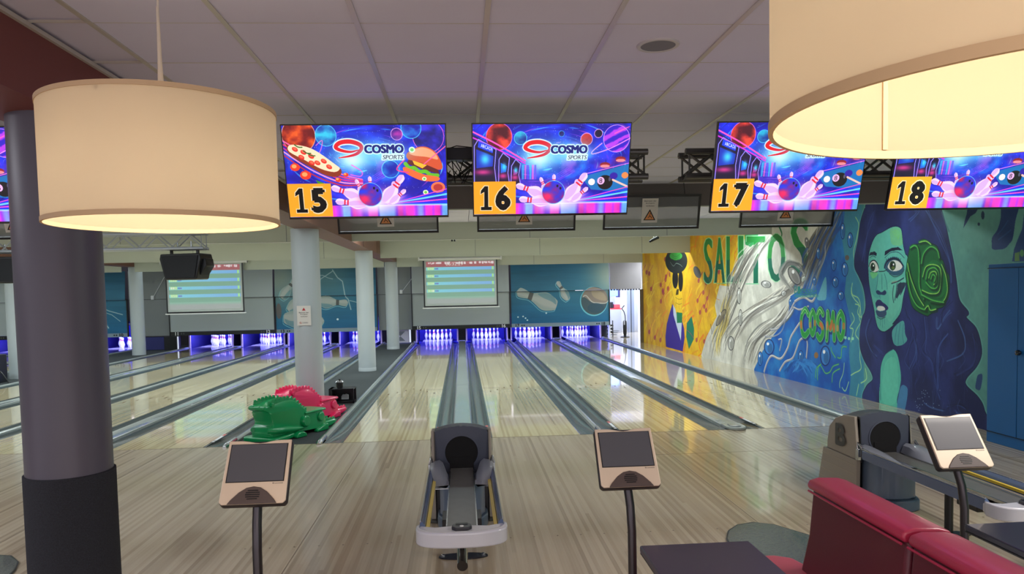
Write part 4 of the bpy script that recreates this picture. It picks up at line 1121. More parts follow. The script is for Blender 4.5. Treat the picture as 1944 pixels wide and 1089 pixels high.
# loudspeakers under the left truss
def pa(x, lab, rz):
    t = thing('loudspeaker', lab, 'loudspeaker', (x, 3.18, 2.26), rz)
    poly = [(-0.30, -0.02), (-0.27, 0.16), (0.22, 0.17), (0.32, 0.04), (0.30, -0.16), (0.22, -0.24), (-0.24, -0.24)]
    w = 0.34
    P = [(-w, 0.20), (w, 0.20), (w + .02, 0.12), (w - 0.06, -0.19), (w - .08, -0.21), (-w + .08, -0.21), (-w + .06, -0.19), (-w - .02, 0.12)]
    MB().prism(P, -0.02, 0.32, 'y').build('cabinet', M_BLACK, t, bevel=0.015)
    MB().prism([(-w + .02, .17), (w - .02, .17), (w - .09, -.18), (-w + .09, -.18)], -0.035, -0.02, 'y').build('grille', mat('grille_black', (20, 22, 28), 0.7), t, bevel=0.005)
    MB().prism([(w - .04, .10), (w + .05, .12), (w + .07, .0), (w - .04, -.15)], 0.05, 0.28, 'y').build('side_panel', M_BLACK, t, bevel=0.01)
    m = MB(); m.box(-.25, .25, .1, .13, .27, .285); m.box(-.25, -.21, .1, .13, .18, .28); m.box(.21, .25, .1, .13, .18, .28); m.build('yoke', M_BLACK, t)
    for s in (-.12, .12): MB().tube([(s, .115, .28), (s, .115, .40)], 0.012, 8).build('clamp', M_CHROME, t)
    return t
pa(-4.38, 'black loudspeaker hanging from the truss in front of a projection screen', -0.25)
pa(-6.95, 'black loudspeaker hanging from the truss at the left edge', 0.12)
t = thing('loudspeaker', 'black floor subwoofer beside the far left column', 'loudspeaker', (-10.05, 7.85, -0.012))
MB().box(-0.75, 0.0, -0.25, 0.35, 0, 0.62).build('cabinet', M_BLACK, t, bevel=0.012)
MB().box(-0.72, -0.03, -0.262, -0.25, 0.03, 0.59).build('grille', mat('grille_black'), t)
MB().box(-0.16, -0.11, -0.27, -0.262, 0.24, 0.42).build('handle', M_CHROME, t)
m = MB(); m.tube([(0.0, 0.0, 0.28), (0.06, 0.02, 0.25), (0.16, 0.0, 0.12), (0.22, 0.0, 0.01), (0.4, 0.1, 0.01)], 0.012, 6); m.build('cable', M_BLACK, t, smooth=True)

# round ceiling loudspeaker
t = thing('ceiling_speaker', 'round grey loudspeaker set in a ceiling tile', 'ceiling speaker', (1.125, -4.866, CEIL))
MB().lathe([(0.092, -0.001), (0.094, -0.006), (0.112, -0.006), (0.116, 0.0), (0.116, 0.004)], 48).build('rim', mat('rim_white', (190, 182, 186), 0.4), t, smooth=True)
MB().lathe([(0.0, -0.004), (0.093, -0.004), (0.093, 0.0)], 48).build('grille', mat('grille_grey', (128, 126, 130), 0.7, bump=(500, 0.4)), t)

# ------------------------------------------------------------------ drum lamps
def shade_mat():
    m = bpy.data.materials.new('lamp_fabric'); m.use_nodes = True
    nt = m.node_tree; N = nt.nodes; L = nt.links; b = N['Principled BSDF']; out = N['Material Output']
    b.inputs['Base Color'].default_value = srgb(184, 164, 138); b.inputs['Roughness'].default_value = 0.9
    tr = N.new('ShaderNodeBsdfTranslucent'); tr.inputs[0].default_value = srgb(255, 246, 230)
    tc = N.new('ShaderNodeTexCoord'); no = N.new('ShaderNodeTexNoise'); no.inputs['Scale'].default_value = 5; no.inputs['Detail'].default_value = 3
    L.new(tc.outputs['Object'], no.inputs['Vector'])
    rp = N.new('ShaderNodeMapRange'); rp.inputs['To Min'].default_value = 0.30; rp.inputs['To Max'].default_value = 0.36; L.new(no.outputs['Fac'], rp.inputs['Value'])
    mx = N.new('ShaderNodeMixShader'); L.new(rp.outputs[0], mx.inputs[0]); L.new(b.outputs[0], mx.inputs[1]); L.new(tr.outputs[0], mx.inputs[2]); L.new(mx.outputs[0], out.inputs['Surface'])
    return m
M_SHADE = shade_mat(); M_RIM = mat('lamp_rim', (196, 166, 128), 0.7)
def drum(x, y, z, lab, seam=None, watt=7.5):
    t = thing('pendant_lamp', lab, 'pendant lamp', (x, y, z))
    r = 0.30; h = 0.315
    MB().lathe([(r, 0.0), (r, h), (r - 0.003, h), (r - 0.003, 0.0)], 96, closed=True).build('lamp_shade', M_SHADE, t, smooth=True)
    for q in (0.0, h - 0.010):
        MB().lathe([(r - 0.004, q - .001), (r + 0.002, q - .001), (r + 0.002, q + 0.011), (r - 0.004, q + 0.011)], 96, closed=True).build('rim', M_RIM, t, smooth=True)
    if seam is not None:
        a = seam; MB().box(-0.004, 0.004, -0.0015, 0.0015, 0.012, h - 0.012, Matrix.Rotation(a, 4, 'Z') @ Matrix.Translation((0, r - 0.005, 0))).build('seam', M_RIM, t)
    m = MB(); zz = h - 0.02
    for k in range(3):
        a = k * 2.094 + .4; m.tube([(0, 0, zz), ((r - .003) * math.cos(a), (r - .003) * math.sin(a), zz)], 0.0025, 6)
    m.build('spider', M_CHROME, t)
    MB().lathe([(0.028, h - 0.085), (0.028, h - 0.03), (0.012, h - 0.005), (0.009, h + 0.05), (0.006, h + 0.12), (0.0035, h + 0.28)], 20).build('socket', mat('cord_cream', (190, 180, 165), 0.5), t, smooth=True)
    MB().tube([(0, 0, h + .2), (0.003, 0, h + .4), (-0.002, 0, h + .6), (0, 0, CEIL - z)], 0.003, 8).build('cord', mat('cord_cream'), t, smooth=True)
    M_BULB = mat('bulb_glow', (255, 240, 210), 0.4, emit=(255, 226, 180), strength=10.0)
    MB().lathe([(0.0, h - 0.185), (0.024, h - 0.175), (0.032, h - 0.15), (0.026, h - 0.11), (0.014, h - 0.085)], 20).build('bulb', M_BULB, t, smooth=True)
    d = bpy.data.lights.new('bulb_light', 'POINT'); d.energy = watt; d.color = (1.0, 0.92, 0.77); d.shadow_soft_size = 0.035
    o = bpy.data.objects.new('bulb_light', d); COL.objects.link(o); o.parent = t; o.location = (0, 0, h - 0.22)
    return t
drum(-0.781, -6.753, 1.977, 'large cream drum pendant lamp at the left, hanging from the ceiling')
drum(0.704, -8.085, 1.964, 'large cream drum pendant lamp at the upper right, closest to the viewer', seam=math.radians(4))

# ------------------------------------------------------------------ control consoles on poles
M_BEZ = mat('bezel_champagne', (226, 206, 182), 0.4, 0.15); M_SHELL = mat('console_shell', (46, 40, 42), 0.45)
M_SCR = mat('screen_off', (88, 88, 94), 0.35, coat=0.2, spec=0.3)
M_ARCH = mat('arch_brown', (84, 70, 66), 0.45)
M_POLE = mat('pole_grey', (74, 70, 72), 0.28, 0.75)
def console(x, y, z, lab, rz=0.0):
    z0_ = 0.0155 if x > 2 else 0.0; z -= z0_
    t = thing('control_console', lab, 'console', (x, y, z0_), rz)
    R = Matrix.Translation((0, 0, z)) @ Matrix.Rotation(math.radians(-37.5), 4, 'X')
    w, h = 0.141, 0.15
    # outline with the dip in the top edge
    def outline(k=1.0, dip=0.014):
        P = []
        for i in range(13):
            f = i / 12; xx = -w + 2 * w * f; P.append((xx * k * 0.975, h - dip * math.exp(-((f - .5) / .17) ** 2)))
        P += [(w * k, -h + .012), (w * k - .012, -h), (-w * k + .012, -h), (-w * k, -h + .012)]
        return P
    sh = MB().prism([(a * 1.02, b) for a, b in outline(1.0, 0.0)], 0.006, 0.045, 'y', R).build('shell', M_SHELL, t, bevel=0.008)
    MB().prism(outline(), -0.004, 0.006, 'y', R).build('bezel', M_BEZ, t, bevel=0.004)
    sz0, sz1 = -0.048, 0.128
    MB().box(-0.125, 0.125, -0.0055, -0.0042, sz0 - .003, sz1 + .003, R).build('screen_gasket', M_BLACK, t)
    MB().box(-0.121, 0.121, -0.0068, -0.0055, sz0, sz1, R).build('screen', M_SCR, t)
    arch = [(-0.105, -h - .001), (-0.092, -0.132), (-0.06, -0.098), (-0.03, -0.078), (0, -0.072), (0.03, -0.078), (0.06, -0.098), (0.092, -0.132), (0.105, -h - .001)]
    MB().prism(arch, -0.010, -0.002, 'y', R).build('arch_panel', M_ARCH, t, bevel=0.003)
    m = MB()
    for q in range(5):
        ww = (0.022, 0.029, 0.031, 0.029, 0.022)[q]; m.box(-ww, ww, -0.0115, -0.0098, -0.132 + q * .0095, -0.128 + q * .0095, R)
    m.build('speaker_slots', M_BLACK, t)
    text_obj('maker_name', 'Brunswick', 0.006, M_NUMB, t, R @ Matrix.Translation((0.10, -0.0045, -0.059)), depth=0.0004, width=0.045)
    # pole bends back under the head, stands on a round foot
    b = R @ Vector((0.0, 0.04, -0.06))
    MB().tube([b, (0, b.y + .005, b.z - .06), (0.004, b.y - .035, b.z - .15), (0.006, b.y - .055, b.z - .26), (0.006, b.y - .06, 0.4), (0.006, b.y - .06, 0.012)], 0.0205, 16).build('pole', M_POLE, t, smooth=True)
    MB().lathe([(0.14, 0.0), (0.14, 0.008), (0.03, 0.02)], 32, 0.006, b.y - .06).build('foot', M_POLE, t, smooth=True)
    return t
console(-0.886, -5.60, 1.003, 'console touchscreen on a pole at the left, in front of the green toy dinosaur')
console(0.796, -5.45, 0.972, 'console touchscreen on a pole at the centre right, between the ball returns')
console(2.532, -5.30, 0.960, 'console touchscreen on a pole at the right, in front of the lettered ball return')
# ------------------------------------------------------------------ ball returns
M_HOODF = mat('hood_blue_grey', (62, 68, 84), 0.5); M_HOODS = mat('hood_beige', (160, 152, 138), 0.5)
M_LIP = mat('lip_grey', (204, 206, 214), 0.14, coat=0.7); M_RAILB = mat('rail_blue', (84, 104, 140), 0.25, coat=0.4); M_YEL = mat('rail_yellow', (214, 190, 70), 0.4)
M_PLATE = mat('plate_grey', (112, 112, 110), 0.3, 0.3, noise=(14, 0.2)); M_SHO = mat('shoulder_grey', (132, 138, 150), 0.3, coat=0.4)
def ball_return(x, lab):
    t = thing('ball_return', lab, 'ball return', (x, -3.2, 0))
    # front plate with round hole
    cz, r = 0.535, 0.128; n = 48; m = MB(); ring = []; outer = []
    def edge(a):
        dx, dz = math.cos(a), math.sin(a)
        k = 1e9
        for s in (-1, 1):
            if dx * s > 1e-6: k = min(k, 0.205 / (dx * s))
        if dz < 0: k = min(k, (cz - 0.36) / -dz)
        else:
            q = 0.15
            for _ in range(30):
                xx = dx * q; top = 0.735 - 0.9 * xx * xx
                if cz + dz * q > top: break
                q += 0.005
            k = min(k, q)
        return (dx * k, cz + dz * k)
    vs = []; N_ = 72
    for i in range(N_):
        a = 2 * math.pi * i / N_
        ex, ez = edge(a); vs += [(r * math.cos(a), -0.012, cz + r * math.sin(a)), (ex, 0.0, ez), (ex, 0.03, ez)]
    fs = []
    for i in range(N_):
        j = (i + 1) % N_; fs += [(i * 3, i * 3 + 1, j * 3 + 1, j * 3), (i * 3 + 1, i * 3 + 2, j * 3 + 2, j * 3 + 1)]
    m.add(vs, fs); m.build('front_plate', M_HOODF, t, smooth=True)
    Mt = Matrix.Translation((0, 0, cz)) @ Matrix.Rotation(-math.pi / 2, 4, 'X')
    MB().lathe([(r, -0.012), (r, 0.34), (0.0, 0.34)], 40, M=Mt).build('ball_tunnel', mat('tunnel_black', (8, 8, 10), 0.9), t, smooth=True)
    m = MB(); m.lathe([(r + .004, -0.006), (r + 0.010, -0.016), (r, -0.018), (r - .004, -0.010)], 48, M=Mt, closed=True); m.build('hole_rim', M_HOODF, t, smooth=True)
    text_obj('maker_name', 'Brunswick', 0.013, mat('emboss_grey', (96, 102, 116), 0.5), t, Matrix.Translation((0, -0.002, 0.688)), depth=0.001, width=0.11)
    # shell over the top
    prof = []
    for i in range(13):
        xx = -0.205 + 0.41 * i / 12; prof.append((xx, 0.735 - 0.9 * xx * xx))
    m = MB(); back = [(0.03, 0), (0.22, -0.012), (0.36, -0.06), (0.46, -0.16), (0.50, -0.34)]
    rows = [[(px_, by, pz + bz) for px_, pz in prof] for by, bz in back]
    base = 0; vs = [v for R in rows for v in R]; fs = []
    for a in range(len(rows) - 1):
        for b in range(12): fs.append((a * 13 + b, a * 13 + b + 1, (a + 1) * 13 + b + 1, (a + 1) * 13 + b))
    m.add(vs, fs); m.build('hood_top', mat('hood_dark', (58, 60, 66), 0.45), t, smooth=True)
    # beige side panels, with ribs and the raised initial
    for s in (-1, 1):
        x0, x1 = (0.205, 0.232) if s > 0 else (-0.232, -0.205)
        P = [(0.03, 0.702), (0.20, 0.690), (0.34, 0.640), (0.44, 0.555), (0.475, 0.42), (0.475, 0.36)]
        Q = P + [(0.03 - 0.05, 0.36)]
        MB().prism([(0.03, 0.702)] + P[1:] + [(-0.02, 0.36), (0.0, 0.5)], x0, x1, 'x').build('side_panel', M_HOODS, t, bevel=0.006)
        MB().prism([(-0.02, 0.36), (0.52, 0.36), (0.62, 0.02), (-0.01, 0.02)], x0 - (0.012 if s < 0 else -0.0), x1 + (0.012 if s > 0 else 0), 'x').build('ribbed_panel', M_HOODS, t, bevel=0.005)
        m = MB()
        for k in range(4):
            z = 0.31 - 0.07 * k; xo = x0 - 0.015 if s < 0 else x1 + 0.012
            m.box(xo, xo + 0.004, -0.01 + .01 * k, 0.535 + 0.02 * k, z, z + 0.005)
        m.build('panel_ribs', mat('rib_pale', (176, 166, 148), 0.5), t)
        M = Matrix.Translation((x0 - 0.0005 if s < 0 else x1 + 0.0005, 0.23, 0.515)) @ Matrix.Rotation(-s * -math.pi / 2 if s > 0 else -math.pi / 2, 4, 'Z')
        text_obj('raised_initial', 'B', 0.17, mat('initial_dark', (72, 72, 74), 0.3, 0.4), t, M, depth=0.012, width=0.15, bold=0.008)
        MB().prism([(0.0, 0.70), (0.032, 0.706), (0.032, 0.34), (-0.03, 0.34)], x0 if s > 0 else x1 - 0.0, (x0 + 0.006) if s > 0 else x1 + 0.006, 'x').build('dark_edge', M_BLACK, t)
        # floor flange
        MB().prism([(s * 0.20, -0.06), (s * 0.26, -0.04), (s * 0.27, 0.60), (s * 0.24, 0.66), (s * 0.20, 0.62)], 0.0, 0.02, 'z').build('floor_flange', mat('flange_dark', (70, 72, 68), 0.4), t, bevel=0.004)
    MB().box(-0.2, 0.2, 0.03, 0.5, 0.02, 0.34).build('inner_body', M_BLACK, t)
    # pedestal under the track with a rounded skirt
    ped = lambda w, d: [(-w, 0.03), (-w, -d * .5), (-w * .8, -d * .85), (-w * .35, -d), (w * .35, -d), (w * .8, -d * .85), (w, -d * .5), (w, 0.03)]
    MB().prism(ped(0.17, 0.24), 0.09, 0.37, 'z').build('pedestal', mat('pedestal_blue', (96, 112, 134), 0.3, coat=0.3), t, bevel=0.01)
    MB().prism(ped(0.19, 0.28), 0.0, 0.09, 'z').build('pedestal_skirt', mat('skirt_blue', (82, 98, 116), 0.35), t, bevel=0.012)
    # rack: centre plate, rails, yellow strips, shoulders
    MB().box(-0.088, 0.088, -1.49, -0.005, 0.400, 0.415).build('centre_plate', M_PLATE, t, bevel=0.003)
    for s in (-1, 1):
        MB().box(s * .088 - .004, s * .088 + .004, -1.49, -0.15, 0.405, 0.424).build('plate_edge', M_CHROME, t)
        m = MB(); m.prism([(s * 0.206, 0.392), (s * 0.238, 0.385), (s * 0.240, 0.452), (s * 0.228, 0.462), (s * 0.210, 0.440)], -1.48, -0.10, 'y')
        m.build('outer_rail', M_RAILB, t, smooth=True)
        MB().box(min(s * 0.186, s * 0.206), max(s * 0.186, s * 0.206), -1.48, -0.22, 0.408, 0.426).build('yellow_strip', M_YEL, t)
        MB().tube([(s * .236, -1.48, .464), (s * .236, -0.08, .464)], 0.005, 8).build('chrome_trim', M_CHROME, t, smooth=True)
        # shoulder: a swept guard from the hood to the rail
        secs = [(-0.02, 0.485, 0.125, 0.215), (-0.12, 0.490, 0.115, 0.236), (-0.24, 0.475, 0.098, 0.236), (-0.40, 0.445, 0.094, 0.205), (-0.50, 0.412, 0.092, 0.190)]
        vs = []; fs = []
        for (yy_, zz_, xa, xb) in secs:
            vs += [(s * xa, yy_, 0.41), (s * (xa + .02), yy_, zz_ - .02), (s * (xa + xb) / 2, yy_, zz_), (s * xb, yy_, zz_ - .01), (s * xb, yy_, 0.39)]
        for a in range(4):
            for b in range(4): fs.append((a * 5 + b, a * 5 + b + 1, (a + 1) * 5 + b + 1, (a + 1) * 5 + b))
        fs += [(0, 1, 2, 3, 4), (20, 21, 22, 23, 24)]
        MB().add(vs, fs).build('shoulder_guard', M_SHO, t, smooth=True)
        m = MB(); m.box(s * .242 - .012, s * .242 + .012, -0.07, -0.03, 0.37, 0.46); m.tube([(s * .245, -0.05, 0.45), (s * .235, -0.03, 0.50), (s * .225, -0.09, 0.47)], 0.012, 8)
        m.build('chrome_bracket', M_CHROME, t, bevel=0.003)
        MB().box(min(s * 0.05, s * 0.12), max(s * 0.05, s * 0.12), -1.25, -1.05, 0.30, 0.395).build('support_block', M_BLACK, t, bevel=0.006)
    for k in range(7): MB().box(-0.186, -0.088, -0.55 - .16 * k, -0.544 - .16 * k, 0.396, 0.402).build('cross_wire', M_CHROME, t) if k in (0, 6) else None
    MB().box(-0.092, 0.092, -0.02, 0.2, 0.405, 0.50).build('mouth_dark_block', mat('tunnel_black'), t)  # black block standing in for the dark of the opening below the hole
    # curved lip at the viewer's end
    front = [(0.248 * math.copysign(abs(math.sin(a_)) ** 0.85, a_), -1.50 - 0.165 * max(0, math.cos(a_)) ** 0.62) for a_ in np.linspace(-math.pi / 2, math.pi / 2, 25)]
    poly = [(-0.243, -1.46)] + front + [(0.243, -1.46), (0.15, -1.50), (0.06, -1.485), (0, -1.48), (-0.06, -1.485), (-0.15, -1.50)]
    MB().prism(poly, 0.375, 0.435, 'z').build('lip', M_LIP, t, bevel=0.012, segs=4)
    fr2 = [(a * 1.05, b - 0.018) for a, b in front]
    inner = [(a * 0.97, b + 0.026) for a, b in front]
    MB().prism(fr2 + inner[::-1], 0.365, 0.452, 'z').build('lip_bumper', M_LIP, t, bevel=0.02, segs=4)
    m = MB(); P = [(-0.055, -1.515), (-0.03, -1.492), (0.03, -1.492), (0.055, -1.515), (0.058, -1.560), (0.035, -1.590), (-0.035, -1.590), (-0.058, -1.560)]
    m.prism(P, 0.43, 0.452, 'z'); m.build('reset_button_box', mat('box_dark', (52, 52, 58), 0.3), t, bevel=0.006)
    m = MB(); m.box(-0.034, 0.034, -1.535, -1.505, 0.4525, 0.455); m.build('vent', M_BLACK, t)
    MB().lathe([(0.0, 0.458), (0.010, 0.456), (0.012, 0.452)], 12, 0, -1.558).build('button', M_WHITE, t, smooth=True)
    # front foot: post, floor plate with two bolts, black crank tube
    MB().lathe([(0.028, 0.01), (0.028, 0.39)], 16, 0, -0.80).build('post', M_BLACK, t, smooth=True)
    pl = [(0.165 * math.cos(a), -0.80 + 0.055 * math.sin(a)) for a in np.linspace(0, 2 * math.pi, 33)[:-1]]
    MB().prism(pl, 0.0, 0.012, 'z').build('floor_plate', mat('plate_dark', (52, 54, 60), 0.3, 0.5), t, bevel=0.003)
    for s in (-1, 1): MB().lathe([(0.012, 0.012), (0.012, 0.022), (0.0, 0.024)], 10, s * .135, -0.80).build('bolt', M_CHROME, t)
    MB().box(-0.03, 0.03, -1.3, -0.75, 0.34, 0.395).build('under_beam', M_BLACK, t)
    MB().tube([(0, -1.25, 0.335), (0, -1.50, 0.305), (0, -1.70, 0.275)], 0.030, 20).build('crank_tube', M_BLACKG, t, smooth=True)
    MB().box(-0.07, 0.07, -1.30, -1.22, 0.30, 0.385).build('crank_housing', M_BLACK, t, bevel=0.006)
    return t
ball_return(0.0, 'central ball return with round dark hood opening and yellow lined rack')
ball_return(3.387, 'right ball return with a raised letter on its beige side, behind the red sofa')

# ------------------------------------------------------------------ toy dinosaur ball ramps
def dino(x, y, rz, col, dark, lab):
    mt = mat('toy_' + lab.split()[0], col, 0.3, coat=0.3)
    t = thing('toy_dinosaur_ramp', lab, 'ball ramp', (x, y, -0.010), rz)
    # body: slices across the width of a side profile
    prof = [(0.00, 0.10), (0.05, 0.075), (0.40, 0.05), (0.95, 0.03), (1.02, 0.05), (1.0, 0.20), (0.93, 0.27), (0.70, 0.285), (0.62, 0.33), (0.52, 0.42), (0.42, 0.475), (0.30, 0.49),
            (0.16, 0.475), (0.06, 0.455), (-0.03, 0.455), (-0.065, 0.435), (-0.055, 0.405), (0.00, 0.38), (0.035, 0.30), (0.055, 0.22), (0.02, 0.18), (0.01, 0.13)]
    P = catmull(np.array(prof), True, 3)
    cen = np.array([0.45, 0.22]); m = MB(); N_ = len(P); ws = [(-0.165, 0.93), (-0.15, 0.985), (-0.12, 1.0), (0.12, 1.0), (0.15, 0.985), (0.165, 0.93)]
    vs = []; fs = []
    for w_, k in ws:
        for p_ in P:
            q = cen + (p_ - cen) * k
            head = 0.82 if q[1] > 0.36 else 1.0
            mid = 1.0 - 0.22 * math.exp(-((q[0] - 0.28) / 0.16) ** 2 - ((q[1] - 0.30) / 0.12) ** 2)
            vs.append((q[0], w_ * head * mid, q[1]))
    for a in range(len(ws) - 1):
        for b in range(N_): fs.append((a * N_ + b, a * N_ + (b + 1) % N_, (a + 1) * N_ + (b + 1) % N_, (a + 1) * N_ + b))
    fs += [tuple(range(N_)), tuple(range(5 * N_, 6 * N_))]
    m.add(vs, fs); m.build('body', mt, t, smooth=True)
    # wide base tongue at the front
    MB().prism([(-0.04, -0.25), (0.02, -0.265), (0.30, -0.20), (0.5, -0.17), (0.5, 0.17), (0.30, 0.20), (0.02, 0.265), (-0.04, 0.25)], 0.0, 0.065, 'z').build('front_tongue', mt, t, bevel=0.02, segs=3)
    MB().prism([(0.02, -0.17), (0.0, -0.10), (0.0, 0.10), (0.02, 0.17), (0.45, 0.17), (0.45, -0.17)], 0.05, 0.13, 'z').build('chin', mt, t, bevel=0.03, segs=3)
    # jaw line rolls
    MB().tube([(0.0, -0.12, 0.15), (0.06, -0.17, 0.14), (0.3, -0.175, 0.12), (0.55, -0.17, 0.10)], [0.03, 0.04, 0.04, 0.02], 10).build('jaw_roll', mt, t, smooth=True)
    MB().tube([(0.0, 0.12, 0.15), (0.06, 0.17, 0.14), (0.3, 0.175, 0.12), (0.55, 0.17, 0.10)], [0.03, 0.04, 0.04, 0.02], 10).build('jaw_roll', mt, t, smooth=True)
    # seat shelf over the hips
    MB().prism([(0.60, -0.19), (0.99, -0.185), (1.02, -0.12), (1.02, 0.12), (0.99, 0.185), (0.60, 0.19)], 0.262, 0.29, 'z').build('hip_shelf', mt, t, bevel=0.012)
    # two rows of pointed spines along the back
    path = catmull(np.array([(0.03, 0.455), (0.10, 0.475), (0.25, 0.488), (0.40, 0.475), (0.50, 0.42), (0.60, 0.33), (0.68, 0.285)], float), False, 8)
    d = np.concatenate([[0], np.cumsum(np.hypot(*np.diff(path, axis=0).T))]); n = 12
    for s in (-1, 1):
        m = MB(); yy_ = s * 0.115
        for k in range(n):
            a0, a1 = d[-1] * k / n, d[-1] * (k + 1) / n
            g_ = lambda q: (np.interp(q, d, path[:, 0]), np.interp(q, d, path[:, 1]))
            p0, p1, pm = g_(a0), g_(a1), g_((a0 + a1) / 2)
            tx, tz = p1[0] - p0[0], p1[1] - p0[1]; L = math.hypot(tx, tz); nx, nz = -tz / L, tx / L
            hgt = 0.048
            m.prism([(p0[0] - nx * .02, p0[1] - nz * .02), (p0[0] + nx * .006, p0[1] + nz * .006), (pm[0] - tx * .14 + nx * hgt, pm[1] - tz * .14 + nz * hgt), (pm[0] + tx * .14 + nx * hgt, pm[1] + tz * .14 + nz * hgt), (p1[0] + nx * .006, p1[1] + nz * .006), (p1[0] - nx * .02, p1[1] - nz * .02)], yy_ - 0.013, yy_ + 0.013, 'y')
        m.build('back_spines', mt, t, bevel=0.005)
    # eyes and nostrils
    for s in (-1, 1):
        MB().tube([(0.075, s * 0.10, 0.455), (0.075, s * 0.155, 0.452)], 0.028, 14).build('eye', mt, t, bevel=0.005)
        MB().lathe([(0.0, 0.012), (0.014, 0.006), (0.018, 0.0)], 12, M=Matrix.Translation((-0.045, s * 0.05, 0.448))).build('nostril', mt, t, smooth=True)
        # round knees and flat feet
        Mx = lambda px_, pz_: Matrix.Translation((px_, s * 0.15, pz_)) @ Matrix.Rotation(-s * math.pi / 2, 4, 'X')
        MB().lathe([(0.075, 0.0), (0.072, 0.045), (0.058, 0.06), (0.0, 0.062)], 28, M=Mx(0.60, 0.175)).build('front_knee', mt, t, smooth=True)
        MB().lathe([(0.062, 0.0), (0.060, 0.03), (0.048, 0.042), (0.0, 0.044)], 28, M=Mx(0.90, 0.185)).build('hind_knee', mt, t, smooth=True)
        MB().prism([(0.36, 0.0), (0.35, 0.03), (0.40, 0.065), (0.47, 0.07), (0.52, 0.05), (0.54, 0.0)], min(s * 0.16, s * 0.26), max(s * 0.16, s * 0.26), 'y').build('front_foot', mt, t, bevel=0.012)
        MB().prism([(0.78, 0.0), (0.79, 0.03), (0.96, 0.09), (1.0, 0.08), (1.0, 0.0)], min(s * 0.14, s * 0.215), max(s * 0.14, s * 0.215), 'y').build('hind_foot', mt, t, bevel=0.012)
    # low toothed tail
    MB().prism([(0.98, 0.0), (0.98, 0.10), (1.1, 0.085), (1.28, 0.09), (1.33, 0.07), (1.30, 0.03), (1.2, 0.0)], -0.085, 0.085, 'y').build('tail', mt, t, bevel=0.02)
    for s in (-1, 1):
        m = MB()
        for k in range(5):
            q = 1.0 + k * 0.062; m.prism([(q, 0.08), (q + 0.012, 0.115), (q + 0.024, 0.125), (q + 0.040, 0.115), (q + 0.058, 0.08)], s * 0.06 - 0.012, s * 0.06 + 0.012, 'y')
        m.build('tail_spines', mt, t, bevel=0.004)
    return t
dino(-2.45, 0.23, math.radians(60), (8, 150, 84), 0, 'green plastic toy dinosaur ball ramp at the start of the dark walkway')
dino(-2.43, 1.24, math.radians(62), (240, 40, 100), 0, 'pink plastic toy dinosaur ball ramp behind the green one')

# open black box with a moving light on it
t = thing('light_box', 'open black box with silver fittings standing beside the first white column', 'box', (-1.97, 3.45, -0.012))
m = MB(); w, d_, h = 0.20, 0.15, 0.24
for a in (-1, 1):
    for b in (-1, 1): m.box(a * w - .018 * (a > 0), a * w + .018 * (a < 0), b * d_ - .018 * (b > 0), b * d_ + .018 * (b < 0), 0, h)
m.box(-w, w, -d_, d_, h - .015, h); m.box(-w, w, -d_, d_, 0, .03); m.box(-w, -w + .05, -d_ + .005, d_, .03, h); m.box(-w, w, d_ - .01, d_, .03, h)
m.build('frame', M_BLACK, t)
MB().prism([(-0.02, 0.05), (-0.02, 0.10), (0.0, 0.13), (0.03, 0.125), (0.05, 0.135), (0.09, 0.12), (0.09, 0.05)], -0.02, 0.04, 'y').build('silver_unit', mat('silver_unit', (180, 182, 184), 0.4), t)
MB().box(-0.10, -0.085, -0.05, -0.04, 0.06, 0.12).build('silver_clip', mat('silver_unit'), t)
t = thing('effect_light', 'small black and silver effect light standing on the open black box', 'effect light', (-2.01, 3.42, 0.228))
MB().lathe([(0.045, 0.0), (0.045, 0.02), (0.03, 0.025)], 20).build('base', M_BLACK, t, smooth=True)
MB().lathe([(0.055, 0.02), (0.058, 0.07), (0.06, 0.085)], 24).build('body', M_BLACK, t, smooth=True)
MB().lathe([(0.062, 0.085), (0.070, 0.10), (0.055, 0.122), (0.02, 0.132), (0.0, 0.133)], 24).build('silver_dome', M_CHROME, t, smooth=True)
MB().lathe([(0.018, 0.13), (0.018, 0.15), (0.0, 0.151)], 12).build('cap', M_BLACK, t, smooth=True)
t = thing('floor_cable', 'loose black cable on the carpet behind the pink toy dinosaur', 'cable', (-1.95, 2.7, -0.012))
m = MB(); m.tube([(-.2, .4, .008), (-.1, .2, .008), (.05, .1, .008), (.1, -.1, .008), (0, -.2, .008), (-.15, -.15, .008)], 0.007, 6); m.build('cable', M_BLACK, t, smooth=True)

# notice on the first white column
t = thing('warning_sign', 'white warning notice with a red triangle on the first white column', 'sign', (-2.30, 2.242, 1.465))
MB().box(-0.10, 0.10, -0.002, 0.0, -0.145, 0.145).build('sheet', M_PAPER, t)
M_REDT = mat('sign_red', (190, 40, 50), 0.5)
MB().prism([(-0.026, 0.075), (0.026, 0.075), (0, 0.118)], -0.0034, -0.0021, 'y').build('red_triangle', M_REDT, t)
text_obj('exclamation', '!', 0.020, M_NUMB, t, Matrix.Translation((0, -0.0036, 0.090)), depth=0.0004)
for q, s in enumerate(('Betreten der', 'Bowlingbahn', 'verboten')):
    text_obj('wording', s, 0.019, M_NUMB, t, Matrix.Translation((0, -0.0025, 0.045 - q * 0.028)), depth=0.0004)
text_obj('club_name', 'COSMO', 0.018, mat('sign_blue', (40, 50, 80), 0.5), t, Matrix.Translation((0.012, -0.0025, -0.105)), depth=0.0004, width=0.085)
m = MB(); m.tube([(-.04, -.003, -.100), (-.055, -.003, -.092), (-.066, -.003, -.102), (-.058, -.003, -.114), (-.035, -.003, -.112)], 0.003, 6); m.build('club_mark', M_REDT, t)

